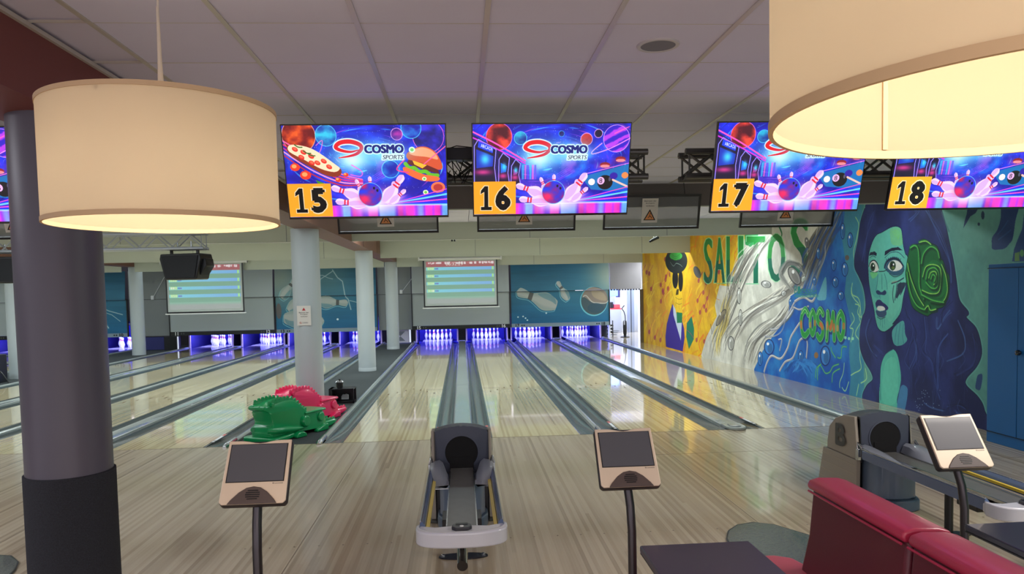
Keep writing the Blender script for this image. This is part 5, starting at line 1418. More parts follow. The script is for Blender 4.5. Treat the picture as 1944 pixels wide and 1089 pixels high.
# ------------------------------------------------------------------ seating at the front right
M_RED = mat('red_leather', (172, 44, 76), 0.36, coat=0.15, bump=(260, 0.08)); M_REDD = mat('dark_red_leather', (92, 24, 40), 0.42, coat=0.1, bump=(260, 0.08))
M_SEAT = mat('pink_leather', (190, 84, 104), 0.4, coat=0.1)
t = thing('sofa', 'red leather bench sofa with high padded back at the lower right', 'sofa', (1.63, -5.60, 0))
segs_ = [(-0.745, 0.0), (-1.60, -0.765)]
for a, b in segs_:
    P = [(-0.065, 0.42), (-0.02, 0.62), (0.0, 0.835), (0.15, 0.835), (0.17, 0.42)]
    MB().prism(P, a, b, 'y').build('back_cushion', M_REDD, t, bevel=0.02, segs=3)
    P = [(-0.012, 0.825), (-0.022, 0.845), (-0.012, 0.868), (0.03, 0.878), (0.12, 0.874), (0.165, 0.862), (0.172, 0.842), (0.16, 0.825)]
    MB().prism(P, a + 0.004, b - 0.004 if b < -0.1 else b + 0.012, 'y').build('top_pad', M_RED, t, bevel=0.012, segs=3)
    MB().tube([(-0.022, a + .01, 0.822), (-0.022, b - .01, 0.822)], 0.005, 8).build('piping', M_RED, t, smooth=True)
MB().box(0.172, 0.192, -1.6, 0.01, 0.03, 0.838).build('rear_board', mat('rear_board_white', (220, 216, 222), 0.4), t, bevel=0.004)
P = [(-0.56, -1.6), (-0.56, 0.10), (-0.50, 0.185), (-0.38, 0.21), (-0.10, 0.20), (-0.02, 0.15), (0.01, 0.02), (0.01, -1.6)]
MB().prism(P, 0.31, 0.455, 'z').build('seat_cushion', M_SEAT, t, bevel=0.03, segs=4)
MB().prism([(a * .94 - .01, b - .03) for a, b in P], 0.02, 0.31, 'z').build('plinth', M_BLACK, t)
def table(x0, x1, y0, y1, z, lab, mt):
    t = thing('table', lab, 'table', ((x0 + x1) / 2, (y0 + y1) / 2, 0.015 if x0 > 2 else 0)); w = (x1 - x0) / 2; d = (y1 - y0) / 2
    MB().box(-w, w, -d, d, z - 0.028, z).build('table_top', mt, t, bevel=0.006)
    MB().box(-w + .002, w - .002, -d + .002, d - .002, z - 0.034, z - 0.028).build('edge_band', M_BLACK, t)
    MB().lathe([(0.2, 0.0), (0.2, 0.012), (0.04, 0.03), (0.032, 0.05), (0.032, z - 0.034)], 28).build('pedestal', M_POLE, t, smooth=True)
    return t
table(0.728, 1.182, -6.75, -5.972, 0.73, 'dark violet square table top at the bottom edge, left of the red sofa', mat('table_violet', (62, 54, 76), 0.35, coat=0.2, noise=(40, 0.06)))
table(2.155, 2.85, -6.75, -5.90, 0.72, 'near black table at the right edge behind the red sofa', mat('table_navy', (34, 34, 52), 0.35, coat=0.3))
# dark marbled floor plates the seating stands on
def marb():
    m = mat('marbled_floor_plate', (66, 76, 76), 0.14, coat=0.6, noise=(26, 0.5), bump=(45, 0.35)); return m
def plate(mirror, lab):
    P = [(1.76, -7.4), (1.77, -4.4), (1.80, -4.1), (1.84, -3.9), (1.91, -3.74), (2.02, -3.62), (2.155, -3.58), (2.28, -3.65), (2.485, -4.01), (2.85, -4.7), (3.1, -5.3), (3.1, -7.4)]
    if mirror: P = [(-4.4907 - (a - 3.387), b) for a, b in P]
    t = thing('seating_base', lab, 'seating base', (0, 0, 0))
    m = MB().prism(P, 0.0005, 0.014, 'z').build('plate', marb(), t, bevel=0.005)
    Q = [(a, b, 0.008) for a, b in P]
    MB().tube(Q, 0.007, 6).build('rim', M_BLACK, t, smooth=True)
plate(False, 'dark marbled rounded floor plate under the red sofa')
plate(True, 'dark marbled rounded floor plate cut off at the bottom left corner')

# ------------------------------------------------------------------ blue locker
t = thing('locker', 'tall blue metal locker against the painted wall', 'locker', (5.77, -1.123, 0))
M_LOCK = mat('locker_blue', (16, 92, 152), 0.38, noise=(1.5, 0.06)); M_LOCKD = mat('locker_gap', (10, 34, 60), 0.6)
MB().box(0.012, 0.42, -1.0, 0.0, 0.0, 1.945).build('body', M_LOCK, t, bevel=0.004)
for k, (a, b) in enumerate(((-0.452, -0.025), (-0.972, -0.462))):
    dr = MB().box(-0.002, 0.012, a, b, 0.125, 1.895).build('door', M_LOCK, t, bevel=0.003)
    if k == 1: MB().lathe([(0.0, 0.05), (0.026, 0.042), (0.03, 0.02), (0.018, 0.0)], 20, M=Matrix.Translation((-0.002, -0.50, 1.02)) @ Matrix.Rotation(-math.pi / 2, 4, 'Y')).build('knob', M_BLACKG, dr, smooth=True)
MB().box(0.004, 0.012, -0.462, -0.452, 0.125, 1.895).build('door_gap', M_LOCKD, t)
m = MB(); m.box(0.0, 0.013, -1.0, -0.0, 1.897, 1.905); m.box(0.0, 0.013, -1.0, -0.0, 0.115, 0.123); m.build('frame_gap', M_LOCKD, t)
# ------------------------------------------------------------------ painted wall on the right
MY0, MY1, MZ1 = -2.4, 15.0, 3.10
MW, MH = 3600, 558
def wall_uv_px(P):
    out = np.empty((len(P), 2))
    for i, (x, y) in enumerate(P):
        q = on_plane(x, y, (6.18, 0, 0), (1.0, 0.021, 0.0))
        out[i] = ((q[1] - MY0) / (MY1 - MY0) * MW, (1 - q[2] / MZ1) * MH)
    return out
mc = Canvas(MW, MH, (66, 120, 116)); mc.map = wall_uv_px
K = lambda ox, oy, s: (lambda *p: [(ox + u / s, oy + v / s) for u, v in p])
Q4 = K(1140, 380, 2.418); QA = K(1240, 420, 3.89); QB = K(1400, 400, 4.95); QC = K(1400, 560, 4.735); QF = K(1610, 390, 4.733); QG = K(1610, 590, 4.735); QH = K(1780, 380, 7.78)
rm = random.Random(12)
# --- yellow and orange field
YEL = [(1160, 300), (1560, 300), (1560, 780), (1160, 690)]
mc.poly(YEL, (216, 172, 30))
nz = fbm(MW, MH, 60, 7, 41, 4); ny = fbm(MW, MH, 90, 3, 42, 3)
def vary(sub, bb, A, B):
    x0, y0, x1, y1 = bb; f = np.clip((nz[y0:y1, x0:x1, None] - .35) * 3.2, 0, 1); return np.array(A) * (1 - f) + np.array(B) * f
mc.poly(YEL, lambda s, bb: vary(s, bb, (226, 184, 28), (206, 150, 34)), 0.9)
for k in range(150):
    x = rm.uniform(1214, 1400); y = rm.uniform(470, 700); L = rm.uniform(10, 42); col = rm.choice([(232, 120, 44), (226, 96, 48), (240, 210, 60), (244, 196, 40), (214, 140, 40), (236, 220, 110)])
    mc.stroke([(x, y), (x + rm.uniform(-4, 4), y - L * .5), (x + rm.uniform(0, 12), y - L)], rm.uniform(3, 12), col, rm.uniform(.35, .75), soft=3)
for k in range(38):
    x = rm.uniform(1218, 1290) if k % 2 else rm.uniform(1320, 1385); y = rm.uniform(490, 670)
    mc.stroke([(x, y), (x + 3, y - 7), (x + rm.uniform(2, 8), y - 16)], rm.uniform(3, 7), rm.choice([(170, 40, 96), (190, 50, 80), (200, 60, 60), (150, 50, 110)]), .75, soft=2)
    mc.ell(x, y, 2.2, 4.5, (150, 36, 90), .6)
# --- white and grey marbled field
WL = QA((318, -60), (660, -60), (690, 90), (640, 230), (600, 400), (560, 480), (490, 470), (455, 620), (470, 700), (395, 850), (355, 985), (400, 1200))
WR = Q4((700, 900), (705, 775), (745, 690), (800, 610), (860, 540), (872, 440), (930, 400), (965, 290), (1010, 210), (1050, 100), (1065, -40))
mc.poly(WL[1:] + WR, (206, 204, 192))
mc.poly(WL[1:] + WR, lambda s, bb: vary(s, bb, (216, 214, 204), (180, 178, 168)), .8)
# --- blue field
BL = Q4((705, 775), (745, 690), (800, 610), (860, 540), (872, 440), (930, 400), (965, 290), (1010, 210), (1050, 100), (1065, -60), (1190, -60), (1200, 60), (1170, 190), (1165, 300), (1190, 380), (1215, 480), (1190, 560), (1200, 660), (1240, 760), (1215, 850), (1175, 1000), (700, 1000))
mc.poly(BL, (24, 98, 176)); mc.poly(BL, lambda s, bb: vary(s, bb, (22, 84, 168), (40, 124, 190)), .9)
TE = Q4((1130, -60), (1110, 180), (1130, 330), (1120, 430), (1150, 560), (1140, 700), (1150, 800), (1130, 1000), (1500, 1100), (1500, -60))
mc.poly(TE, (70, 142, 150), .75, smooth=False)
# teal ground for the rest towards the viewer
mc.poly([(1640, 300), (2600, 300), (2600, 1400), (1640, 1400)], (92, 150, 140)); mc.poly([(1640, 300), (2600, 300), (2600, 1400), (1640, 1400)], lambda s, bb: vary(s, bb, (86, 142, 134), (100, 160, 146)), .8)
# green block and letters of the beer name
mc.poly(QA((675, 80), (780, 75), (770, 140), (720, 190), (680, 170)), (44, 150, 84))
def letter(ch, x0, y0, x1, y1, lo=(8, 100, 78), hi=(36, 136, 62), edge=(150, 214, 160), split=.5, shear=0.0):
    T_, _ = text_tris(ch, 0.0)
    bd = (x1 - x0) * .055
    for grow, ox_, col in ((1.6, -bd, edge), (1.6, bd, edge), (0, -bd, None), (0, 0, None), (0, bd, None)):
        for t_ in T_:
            u = x0 - grow + t_[:, 0] * (x1 - x0 + 2 * grow); v = y1 + grow - t_[:, 1] * (y1 - y0 + 2 * grow)
            q = np.stack([u + ox_ + shear * (y1 - v), v], 1)
            r_ = mc.mask_poly(mc.map(q))
            if not r_: continue
            if grow: mc.put(r_[0], r_[1], col, .9)
            else:
                cy_ = mc.map(np.array([[(x0 + x1) / 2, y0 + (y1 - y0) * split]]))[0][1]
                rows = (np.arange(r_[0][1], r_[0][3]) > cy_)[:, None, None]
                mc.put(r_[0], r_[1], lambda s, bb: np.where(rows, np.array(lo, float), np.array(hi, float)), 1)
def bbx(Kf, u0, v0, u1, v1): (a, b), (c, d) = Kf((u0, v0), (u1, v1)); return a, b, c, d
for ch, b in (('S', bbx(QA, 378, 125, 436, 458)), ('A', bbx(QA, 455, 122, 526, 452)), ('L', bbx(QA, 545, 112, 618, 448)), ('I', bbx(QA, 632, 108, 664, 446)), ('T', bbx(QB, 95, 240, 250, 680)), ('O', bbx(QB, 292, 215, 440, 665)), ('S', bbx(QB, 510, 70, 660, 610))):
    letter(ch, *b)
mc.stroke(QA((468, 458), (780, 462)), 3, (90, 180, 130), .8, smooth=False)
mc.stroke(QB((385, 130), (415, 205), (415, 230)), 9, (30, 110, 60))
# marbling strokes in the white field, rising to the right
def flow(pts, n, spread, cols, w0, w1, a0=.5, a1=.9):
    for k in range(int(n * 1.7)):
        o = rm.uniform(-spread, spread); P = [(x + o * rm.uniform(.6, 1.1) + rm.uniform(-2, 2), y + rm.uniform(-4, 4)) for x, y in pts]
        i0 = rm.randint(0, max(0, len(P) - 4)); i1 = rm.randint(i0 + 3, len(P))
        mc.stroke(P[i0:i1], rm.uniform(w0, w1) * 1.9, rm.choice(cols), rm.uniform(a0, a1), soft=2, taper=True)
GREYS = [(150, 148, 142), (120, 120, 116), (232, 230, 222), (96, 94, 90), (172, 168, 160), (226, 222, 210), (130, 124, 116)]
flow(QA((500, 1000), (500, 850), (540, 700), (590, 560), (600, 440), (650, 330), (700, 240), (770, 160)), 46, 16, GREYS, 1.5, 6)
flow(Q4((500, 740), (520, 650), (560, 560), (600, 470), (640, 380), (680, 300), (720, 230), (770, 170)), 30, 12, GREYS, 1.5, 6)
flow(Q4((590, 740), (600, 640), (650, 560), (720, 500), (800, 450), (850, 420), (900, 380), (940, 330)), 44, 20, GREYS, 1.5, 7)
flow(Q4((670, 760), (700, 660), (760, 590), (830, 540), (870, 480)), 26, 16, GREYS, 1.5, 6)
flow(Q4((930, 420), (960, 330), (985, 260), (1010, 190), (1050, 110), (1080, 40)), 60, 22, [(110, 104, 98), (80, 78, 76), (150, 150, 146), (40, 80, 150), (200, 200, 190), (130, 124, 112), (30, 60, 120)], 2, 8)
flow(Q4((880, 410), (830, 340), (860, 290), (910, 300), (940, 350)), 10, 4, [(130, 130, 126), (170, 168, 162), (84, 84, 82)], 3, 9)
# yellow to grey transition
flow(QA((470, 1000), (480, 860), (520, 740), (540, 620), (560, 540)), 22, 9, [(220, 190, 60), (110, 106, 96), (236, 226, 170), (190, 170, 100)], 2, 6)
# bubbles
def bubble(x, y, rx, ry, col=(196, 196, 190), dk=(60, 60, 62), rot=0.0):
    mc.ell(x, y, rx * 1.25, ry * 1.15, dk, .85, rot); mc.ell(x, y, rx, ry, col, .95, rot); mc.ell(x + rx * .2, y + ry * .2, rx * .6, ry * .7, tuple(c_ * .72 for c_ in col), .7, rot); mc.ell(x - rx * .3, y - ry * .45, rx * .3, ry * .22, (245, 248, 250), .95)
for f, (u, v), a, b, c1, r0 in ((QA, (635, 550), 3.4, 14, (205, 205, 198), 0), (QA, (645, 710), 3, 14, (190, 190, 184), 0), (QA, (575, 900), 5, 12, (196, 196, 190), 0), (QA, (500, 710), 4, 16, (150, 140, 120), .5), (QB, (535, 610), 8, 17, (150, 148, 144), -.5),
                           (QB, (620, 640), 3, 6, (190, 200, 190), .4), (QB, (270, 690), 8, 6, (180, 180, 175), .3), (QB, (655, 300), 3.5, 9, (130, 130, 130), -.2), (QB, (435, 775), 4, 5, (190, 190, 186), 0)):
    (x, y), = f((u, v)); bubble(x, y, a, b, c1, rot=r0)
for f, (u, v), a, b in ((QB, (990, 190), 3.5, 14), (QB, (1060, 275), 4.5, 13), (QB, (760, 400), 3, 10), (QB, (1010, 550), 5, 12), (QB, (725, 660), 3, 7), (QC, (285, 465), 8, 13), (QC, (790, 545), 8, 17), (QC, (570, 550), 4, 10), (QC, (205, 570), 4, 12), (QB, (905, 510), 4, 10), (QB, (500, 860), 3, 7), (QB, (920, 670), 5, 9), (QC, (930, 5), 5, 8)):
    (x, y), = f((u, v)); bubble(x, y, a, b, (60, 130, 200), (14, 40, 100))
# rivers of grey in the blue field
for P, w_ in ((QC((240, 690), (270, 600), (310, 545), (390, 570), (450, 480), (480, 380), (520, 310), (560, 250)), 9), (QC((380, 680), (430, 600), (500, 560), (560, 410), (610, 390), (630, 440), (620, 560)), 8), (QC((250, 370), (330, 370), (400, 320), (440, 200)), 3), (QC((470, 150), (500, 110), (560, 130), (640, 100)), 6),
              (QC((300, 310), (360, 300), (400, 250), (470, 150), (520, 60), (600, 20), (680, 10)), 7), (QB((540, 850), (620, 810), (700, 850), (740, 790)), 9), (QC((370, 400), (400, 400), (380, 500)), 5)):
    mc.stroke(P, w_ + 2.5, (20, 60, 130), .6, soft=2); mc.stroke(P, w_, (166, 160, 160), .95, soft=2); mc.stroke([(x - 1, y - 1) for x, y in P], w_ * .35, (222, 220, 216), .9, soft=2)
mc.poly(QB((770, 760), (830, 620), (835, 810), (800, 840), (750, 830)), (110, 180, 190), .85, smooth=True)
flow(QC((480, 700), (520, 640), (560, 600), (640, 640), (680, 720)), 22, 18, [(50, 130, 200), (80, 150, 210), (26, 90, 170), (20, 80, 150)], 2, 6)
# small green word and the large COSMO
for k_, ch in enumerate('Blessed'):
    x0, y0, x1, y1 = bbx(QB, 535 + k_ * 30, 708 + k_ * 3 + (14 if ch != 'B' and ch != 'l' and ch != 'd' else 0), 562 + k_ * 30, 778 + k_ * 2); mc.text(ch, x0, y0, x1, y1, (34, 130, 120))
for k_ in range(6): mc.ell(*QB((560 + k_ * 36, 800))[0], 5, 3, (60, 150, 130), .5)
LET = {'C': [[(.95, .2), (.6, .02), (.2, .2), (.08, .55), (.25, .9), (.6, .98), (.95, .85)]], 'O': [[(.5, .03), (.12, .25), (.1, .7), (.5, .97), (.88, .7), (.88, .25), (.55, .03)]],
       'S': [[(.9, .16), (.5, .02), (.12, .2), (.25, .42), (.75, .55), (.9, .78), (.5, .98), (.1, .86)]], 'M': [[(.1, .97), (.16, .5), (.2, .05)], [(.2, .05), (.5, .6), (.8, .08)], [(.8, .08), (.88, .5), (.92, .97)]]}
for ch, b in (('C', (566, 125, 640, 365)), ('O', (650, 138, 700, 356)), ('S', (712, 126, 774, 398)), ('M', (794, 146, 876, 402)), ('O', (894, 152, 960, 396))):
    x0, y0, x1, y1 = bbx(QC, *b)
    PT = [[(x0 + u * (x1 - x0), y0 + v * (y1 - y0)) for u, v in st_] for st_ in LET[ch]]
    for P in PT: mc.stroke([(x + 1.5, y + 2) for x, y in P], 30, (18, 46, 112), .8, soft=3)
    for P in PT: mc.stroke(P, 22, (128, 200, 130), .95, soft=2)
    for P in PT: mc.stroke(P, 17, (38, 150, 66), 1, soft=2)
    for P in PT:
        Q_ = catmull(np.array(P, float)) if len(P) > 2 else np.array(P, float)
        for k_ in range(len(Q_) - 1):
            f_ = (Q_[k_][1] - y0) / (y1 - y0)
            if .48 < f_ < .62: mc.stroke([Q_[k_], Q_[k_ + 1]], 15, (196, 112, 60), .8, smooth=False, soft=2)
    mc.stroke([(x - 1, y - 1) for x, y in PT[0][:3]], 3, (196, 236, 170), .8)
for u, v in ((970, 382), (1002, 390), (1036, 390)): mc.ell(*QC((u, v))[0], 2.4, 3, (140, 210, 180))
# sea plants, sparks and lightning in the blue and teal
for P in (QC((720, 760), (720, 680), (740, 630), (760, 650), (790, 700), (830, 690), (860, 640), (910, 620)), QC((850, 780), (860, 700), (920, 660)), QC((700, 740), (710, 660), (750, 620)), QC((840, 470), (850, 510), (880, 560)), QC((900, 560), (930, 560), (940, 470), (980, 465))):
    mc.stroke(P, 7, (36, 140, 120), .7, soft=3); mc.stroke(P, 2, (150, 210, 90), .8)
for P in (QC((1060, 80), (1100, 100), (1110, 180), (1120, 220), (1060, 340), (1100, 420), (1100, 560), (1110, 660), (1050, 700), (1020, 720)), QC((1150, 660), (1160, 750), (1110, 790)), QC((1030, 160), (1050, 220), (1010, 290), (1040, 310), (1020, 420)), QC((960, 610), (950, 700), (920, 780), (920, 830)), QC((1000, 780), (970, 860), (940, 830)), QC((1090, 800), (1070, 900)),
          QB((1080, 680), (1070, 770), (1100, 830), (1140, 880), (1130, 960), (1170, 1010)), QB((1110, 60), (1140, 130), (1120, 260), (1090, 400), (1120, 560), (1150, 640)), QF((30, 740), (40, 800), (90, 830), (110, 900), (100, 1000), (120, 1060))):
    mc.stroke(P, 5, (110, 190, 180), .5, soft=3); mc.stroke(P, 2, (196, 226, 120), .85)
(x_, y_), = QC((708, 540)); mc.ell(x_, y_, 4, 6, (160, 110, 60), .9); (x_, y_), = QB((1030, 440)); mc.ell(x_, y_, 4, 5, (110, 80, 70), .8)
# --- figure in a purple suit on the yellow field
mc.poly(QA((142, 610), (118, 690), (100, 760), (90, 850), (94, 925), (218, 960), (232, 860), (228, 790), (212, 730)), (62, 44, 140), smooth=False)
mc.poly(QA((146, 612), (150, 690), (175, 780), (204, 880), (212, 740), (180, 680)), (190, 200, 216))
mc.poly(QA((124, 350), (130, 470), (150, 580), (170, 680), (212, 720), (216, 340)), (226, 186, 40))
mc.poly(QA((172, 670), (215, 676), (214, 748), (176, 750)), (30, 120, 76))
mc.ell(*QA((163, 425))[0], 5.5, 18, (24, 20, 18)); mc.ell(*QA((203, 440))[0], 4.5, 20, (24, 20, 18))
mc.poly(QA((172, 505), (190, 500), (186, 540), (166, 545)), (40, 30, 20), .8)
for P in (QA((128, 350), (134, 470), (150, 560), (166, 620)), QA((150, 480), (180, 500), (212, 500)), QA((165, 560), (190, 575), (214, 570)), QA((166, 600), (190, 612), (212, 606)), QA((170, 560), (168, 640)), QA((190, 560), (192, 650)), QA((206, 560), (208, 650))): mc.stroke(P, 1.6, (40, 30, 24), .85)
mc.ell(*QA((171, 292))[0], 21, 24, (34, 40, 40)); mc.ell(*QA((168, 255))[0], 12, 8, (60, 150, 60), .9)
for k_ in range(3): mc.stroke(QA((140, 245 + k_ * 16), (168, 262 + k_ * 14), (200, 240 + k_ * 14)), 1.6, (24, 60, 30), .9)
mc.stroke(QA((126, 300), (150, 330), (170, 310), (200, 320), (214, 335)), 2, (150, 170, 160), .9)
mc.poly(QA((284, 700), (248, 752), (244, 850), (264, 944), (300, 870), (302, 790)), (34, 120, 90)); mc.stroke(QA((246, 800), (270, 820), (298, 860)), 3, (196, 60, 100), .9); mc.stroke(QA((262, 920), (262, 880)), 2, (90, 190, 120), .8)
mc.ell(*QA((325, 375))[0], 6, 12, (70, 74, 90), .9, -.4)
mc.stroke(QA((425, 760), (435, 830)), 5, (50, 36, 30), .9)
mc.stroke(QA((318, 100), (318, 210), (370, 280), (390, 370), (430, 470), (460, 560), (490, 580)), 2.5, (210, 130, 50), .7)
# --- the woman: hair
HAIR = QF((150, 30), (112, 150), (92, 300), (72, 400), (58, 480), (62, 560), (100, 640), (140, 740), (160, 880), (150, 960)) + QG((130, 60), (108, 180), (108, 320), (146, 440), (208, 548), (222, 620), (165, 680), (132, 800), (230, 1000), (1260, 1180), (1226, 900), (1170, 780), (1062, 672), (1064, 600), (1150, 500), (1195, 400), (1192, 300), (1150, 160), (1060, 60)) + QF((1080, 960), (1000, 850), (972, 680), (948, 520), (908, 330), (880, 200), (838, 40), (780, -120), (560, -220), (330, -190), (200, -90))
mc.stroke(HAIR, 11, (108, 176, 170), .8, closed=True, soft=4); mc.stroke(HAIR, 5, (18, 30, 60), .9, closed=True)
mc.poly(HAIR, (34, 42, 92), smooth=True)
hn = lambda s, bb: vary(s, bb, (28, 36, 82), (46, 58, 116))
mc.poly(HAIR, hn, .8, smooth=True)
HS = [(64, 90, 150), (22, 28, 66), (54, 74, 134), (84, 120, 170)]
for P in (QG((560, 60), (600, 200), (540, 340), (530, 460), (560, 560), (575, 740)), QG((690, 60), (700, 240), (680, 360), (760, 460), (780, 640), (830, 780)), QG((800, 60), (810, 160), (880, 60), (920, 0)), QG((880, 200), (820, 330), (810, 500), (820, 700)), QG((1000, 80), (1040, 240), (1030, 380), (900, 450)), QG((1120, 220), (1160, 340), (1120, 500), (960, 570)), QG((200, 60), (170, 200), (200, 340), (250, 420)), QG((230, 300), (300, 380)),
          QF((560, 20), (620, 60), (560, 140)), QF((240, 60), (200, 160), (160, 300), (140, 500)), QF((700, 20), (760, 140), (840, 300), (900, 500), (930, 700)), QF((520, 700), (500, 850), (540, 1000)), QF((930, 850), (850, 960), (830, 1060)), QG((600, 240), (620, 400), (560, 520)), QG((900, 860), (1000, 840), (1080, 900)), QG((960, 900), (1020, 930)), QG((700, 820), (760, 880), (860, 900))):
    for k_ in range(3): mc.stroke([(x + rm.uniform(-4, 4), y + rm.uniform(-3, 3)) for x, y in P], rm.uniform(1.2, 4), rm.choice(HS), .6, soft=2)
for k_ in range(40):
    u = rm.uniform(560, 1120); v = rm.uniform(100, 850); mc.stroke(QG((u, v), (u + rm.uniform(-20, 30), v + 70), (u + rm.uniform(-30, 30), v + 150)), rm.uniform(1, 3), rm.choice(HS), .35, soft=2)
for k_ in range(26):
    u, v = rm.uniform(560, 860), rm.uniform(700, 900); mc.ell(*QG((u, v))[0], .7, .9, (150, 180, 200), .8)
# face, neck, shoulder
FACE = QF((300, 245), (340, 222), (390, 196), (440, 190), (478, 220), (490, 330), (512, 430), (535, 480), (520, 700), (495, 820), (470, 960), (400, 1060)) + QG((410, 120), (360, 165), (315, 184), (270, 150), (245, 60)) + QF((236, 940), (200, 760), (186, 640), (184, 470), (215, 340), (255, 268))
mc.stroke(FACE, 4, (16, 26, 52), .9, closed=True)
mc.poly(FACE, (92, 172, 156), smooth=True)
mc.poly(QF((380, 215), (440, 196), (476, 225), (486, 350), (400, 350), (380, 290)), (110, 176, 120), .7, smooth=True)
for k_ in range(4): mc.stroke(QF((395 + k_ * 8, 240 + k_ * 12), (430, 225 + k_ * 16), (462 - k_ * 6, 250 + k_ * 14), (450, 300)), 1.4, (120, 190, 90), .7)
mc.poly(QF((190, 490), (250, 560), (270, 620), (260, 740), (300, 800), (250, 830), (200, 740)), (72, 150, 148), .6, smooth=True)
mc.poly(QF((360, 700), (500, 640), (510, 720), (470, 900), (380, 1040), (340, 960), (370, 860)), (110, 188, 164), .5, smooth=True)
mc.poly(QG((395, 190), (440, 120), (500, 92), (512, 200), (530, 262), (480, 308), (415, 300)), (84, 160, 158), smooth=True)
for P in (QG((440, 130), (425, 240), (420, 300)), QG((470, 110), (455, 220), (450, 300)), QG((498, 120), (490, 220), (500, 290))): mc.stroke(P, 2, (40, 90, 120), .7)
mc.poly(QG((400, 345), (440, 388), (462, 480), (476, 600), (462, 700), (440, 800), (440, 920), (292, 880), (288, 600), (298, 480), (335, 390)), (84, 176, 156), smooth=True)
mc.poly(QG((330, 480), (420, 420), (450, 600), (420, 830), (310, 800)), (104, 196, 168), .5, smooth=True)
mc.poly(QG((462, 720), (490, 665), (535, 700), (525, 820), (500, 900), (440, 890)), (70, 130, 170), .9, smooth=True)
mc.stroke(QG((400, 345), (335, 390), (298, 480), (288, 600), (292, 800)), 2, (24, 50, 80), .8)
# brows, eyes, nose, mouth
DK = (16, 22, 44)
mc.poly(QF((328, 450), (332, 410), (390, 382), (450, 372), (490, 402), (440, 400), (380, 412), (345, 440)), (24, 34, 60)); mc.poly(QF((188, 450), (200, 420), (240, 412), (258, 430), (255, 452), (225, 442)), (24, 34, 60))
mc.poly(QF((322, 545), (345, 490), (400, 462), (450, 470), (492, 520), (505, 560), (480, 610), (420, 630), (360, 600), (340, 580)), (40, 76, 104), .9, smooth=True)
mc.poly(QF((356, 545), (385, 500), (430, 492), (470, 515), (488, 550), (460, 580), (410, 590), (372, 575)), (206, 204, 196), 1, smooth=True)
mc.ell(*QF((400, 540))[0], 6, 9, (34, 66, 50)); mc.ell(*QF((398, 542))[0], 3, 5, (10, 14, 16)); mc.ell(*QF((408, 528))[0], 1.4, 2, (240, 244, 240)); mc.ell(*QF((404, 558))[0], 3, 3, (110, 130, 60), .8)
mc.stroke(QF((325, 560), (350, 505), (395, 478), (450, 485), (492, 540)), 3.2, DK); mc.stroke(QF((370, 610), (420, 640), (480, 615), (505, 575)), 1.8, DK, .9); mc.stroke(QF((330, 470), (380, 425), (450, 420), (505, 470)), 1.6, (30, 56, 84), .9)
for k_ in range(8): mc.stroke(QF((350 + k_ * 16, 500 - 12 * math.sin(k_ / 7 * 3.1)), (342 + k_ * 19, 476 - 16 * math.sin(k_ / 7 * 3.1))), 1.2, DK)
mc.poly(QF((196, 520), (225, 492), (258, 520), (276, 570), (255, 596), (215, 590), (198, 560)), (200, 200, 190), 1, smooth=True)
mc.ell(*QF((222, 552))[0], 4.6, 8, (34, 70, 50)); mc.ell(*QF((222, 552))[0], 2.2, 4.5, (10, 14, 16)); mc.ell(*QF((228, 540))[0], 1.2, 2, (240, 244, 240))
mc.stroke(QF((188, 545), (205, 505), (235, 492), (262, 520), (276, 562)), 3, DK); mc.stroke(QF((198, 590), (230, 602), (268, 590)), 1.6, DK); mc.stroke(QF((196, 470), (220, 452), (250, 465)), 1.6, (30, 56, 84))
mc.poly(QF((200, 600), (268, 606), (240, 650), (215, 650)), (110, 190, 110), .7, smooth=True); mc.stroke(QF((276, 592), (320, 590), (350, 575)), 1.8, DK)
for P in (QF((304, 620), (305, 700), (306, 750)), QF((326, 610), (345, 680), (352, 750)), QF((268, 620), (262, 700), (250, 760))): mc.stroke(P, 1.8, (30, 70, 100), .8)
mc.poly(QF((252, 765), (275, 762), (300, 778), (330, 760), (344, 785), (325, 805), (298, 800), (272, 800), (254, 785)), (40, 60, 96), 1, smooth=True); mc.stroke(QF((283, 810), (290, 835)), 2, (40, 80, 110), .7)
mc.poly(QF((246, 880), (262, 850), (290, 848), (312, 870), (340, 890), (362, 922), (335, 945), (310, 905), (270, 900), (258, 920)), (44, 44, 96), 1, smooth=True)
mc.poly(QF((262, 912), (290, 902), (322, 910), (332, 935), (300, 945), (268, 940)), (206, 202, 196), 1, smooth=True)
mc.poly(QF((252, 940), (290, 950), (335, 942), (345, 975), (315, 1005), (275, 1000), (254, 970)), (54, 78, 110), 1, smooth=True)
mc.stroke(QF((262, 1000), (295, 1018), (335, 1000)), 1.8, DK, .8)
for P in (QG((290, 60), (290, 130)), QG((308, 70), (310, 150)), QG((325, 60), (330, 120))): mc.stroke(P, 1.4, (34, 80, 110), .7)
# torn cheek
for P in (QF((390, 700), (450, 680), (500, 650)), QF((410, 720), (400, 800), (410, 870)), QF((440, 700), (430, 790), (420, 850)), QF((470, 690), (465, 770), (440, 830)), QF((500, 700), (490, 760), (470, 800))): mc.stroke(P, 3, (24, 38, 66), .85)
mc.poly(QF((452, 700), (516, 692), (505, 740), (460, 800), (430, 830), (440, 760)), (34, 44, 70), .9, smooth=True); mc.stroke(QF((395, 690), (440, 680)), 3, (150, 130, 110), .6)
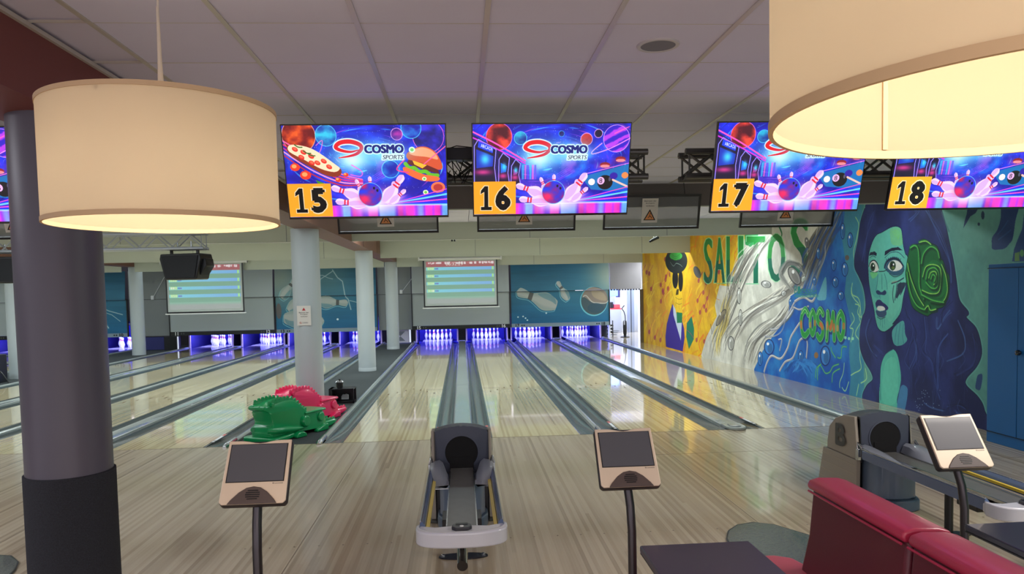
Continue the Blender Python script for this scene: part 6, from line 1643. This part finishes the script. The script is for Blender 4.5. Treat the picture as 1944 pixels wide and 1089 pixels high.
# rose over the ear
ROSE = QF((540, 460), (565, 362), (632, 350), (645, 318), (690, 306), (740, 340), (800, 372), (822, 440), (822, 480), (852, 500), (880, 590), (908, 650), (900, 800), (860, 900), (800, 925), (735, 975), (700, 985), (600, 930), (560, 850), (520, 640), (524, 560))
mc.stroke(ROSE, 4, (12, 40, 40), .9, closed=True)
mc.poly(ROSE, (22, 96, 54), smooth=True)
GR = [(96, 184, 84), (150, 206, 92), (20, 74, 46), (14, 60, 42)]
mc.poly(QF((660, 640), (700, 550), (760, 490), (830, 520), (870, 620), (880, 760), (820, 830), (720, 800), (660, 760)), (30, 112, 60), 1, smooth=True)
for P, c_ in ((QF((560, 380), (600, 360), (630, 400), (640, 560), (640, 720), (680, 840)), 0), (QF((535, 520), (560, 640), (620, 800), (680, 900)), 1), (QF((530, 600), (560, 780), (620, 900), (700, 940)), 0), (QF((640, 330), (700, 320), (745, 350)), 1), (QF((660, 520), (680, 430), (740, 370), (800, 400), (820, 470)), 0),
             (QF((670, 640), (700, 550), (770, 530), (830, 570), (830, 700), (810, 780), (740, 790), (665, 760)), 1), (QF((700, 660), (720, 580), (780, 560), (815, 620), (800, 730), (750, 740), (700, 690)), 0), (QF((725, 650), (745, 600), (790, 600), (795, 680), (770, 710)), 1), (QF((745, 660), (760, 620), (785, 640), (775, 680)), 0), (QF((840, 530), (880, 640), (890, 780), (840, 870), (740, 860)), 1), (QF((660, 800), (760, 850), (860, 870)), 0), (QF((690, 930), (720, 900), (740, 940), (790, 930)), 1)):
    mc.stroke([(x + 2.0, y + 2.2) for x, y in P], 9, (10, 52, 38), .75, soft=4); mc.stroke([(x - 1.2, y - 1.0) for x, y in P], 6, (44, 136, 70), .6, soft=3); mc.stroke(P, 2.6, GR[c_], .95)
# blue drips and shapes above the locker
mc.poly(QH((440, 120), (600, 120), (560, 190), (480, 240), (430, 330), (380, 410), (400, 300), (430, 200)), (30, 60, 100), 1); mc.ell(*QH((668, 220))[0], 3.2, 8, (26, 56, 84)); mc.ell(*QH((608, 352))[0], 2.4, 3, (26, 56, 84))
mc.poly(QH((960, 60), (1190, 60), (1150, 300), (1110, 560), (1060, 640), (980, 715), (820, 725), (800, 640), (810, 540), (880, 440), (930, 280)), (30, 62, 112), 1, smooth=True)
for P in (QH((1040, 300), (960, 420), (890, 500)), QH((1080, 440), (980, 520), (900, 580))): mc.stroke(P, 3, (50, 90, 140), .7)
mc.poly(QH((1400, 60), (1400, 900), (1100, 905), (1130, 720), (1190, 560), (1250, 420), (1276, 200)), (36, 72, 120), 1, smooth=False); mc.poly(QH((1140, 780), (1210, 760), (1210, 900), (1140, 900)), (110, 150, 70), .8); mc.ell(*QH((1245, 780))[0], 4, 7, (90, 150, 90), .9)
mc.poly(QG((1150, 640), (1165, 580), (1200, 565), (1208, 600), (1190, 700), (1165, 710), (1145, 690)), (44, 74, 118), 1, smooth=True)
mc.stroke(QF((845, 60), (870, 140), (905, 230)), 5, (60, 110, 120), .7, soft=3)
# below the baffles on the bright side, plain pale border near the far end
mc.a *= (0.97 + 0.06 * fbm(MW, MH, 400, 60, 77, 2))[..., None]
mg_ = mc.a.mean(axis=2, keepdims=True); mc.a = np.clip(mg_ + (mc.a - mg_) * 0.98, 4, 250); mc.a = np.clip((mc.a - 105) * 1.12 + 106, 4, 248)
M_MURAL = print_mat('mural_paint', mc.image('mural_paint'), 0.55)
m = MB(); ys_ = [-12.5, MY0, 3, 8, 12, 14.82]
for a, b in zip(ys_[:-1], ys_[1:]):
    m.add([(wall_x(a), a, 0), (wall_x(b), b, 0), (wall_x(b), b, MZ1), (wall_x(a), a, MZ1), (wall_x(a) + .12, a, 0), (wall_x(b) + .12, b, 0), (wall_x(b) + .12, b, MZ1), (wall_x(a) + .12, a, MZ1)],
          [(0, 1, 2, 3), (5, 4, 7, 6), (0, 4, 5, 1), (3, 2, 6, 7)] + ([(0, 3, 7, 4)] if a == -12.5 else []) + ([(1, 5, 6, 2)] if b == 14.82 else []))
o = m.build('wall_right', M_MURAL, None, uv=lambda co: ((co.y - MY0) / (MY1 - MY0), co.z / MZ1)); struct(o)
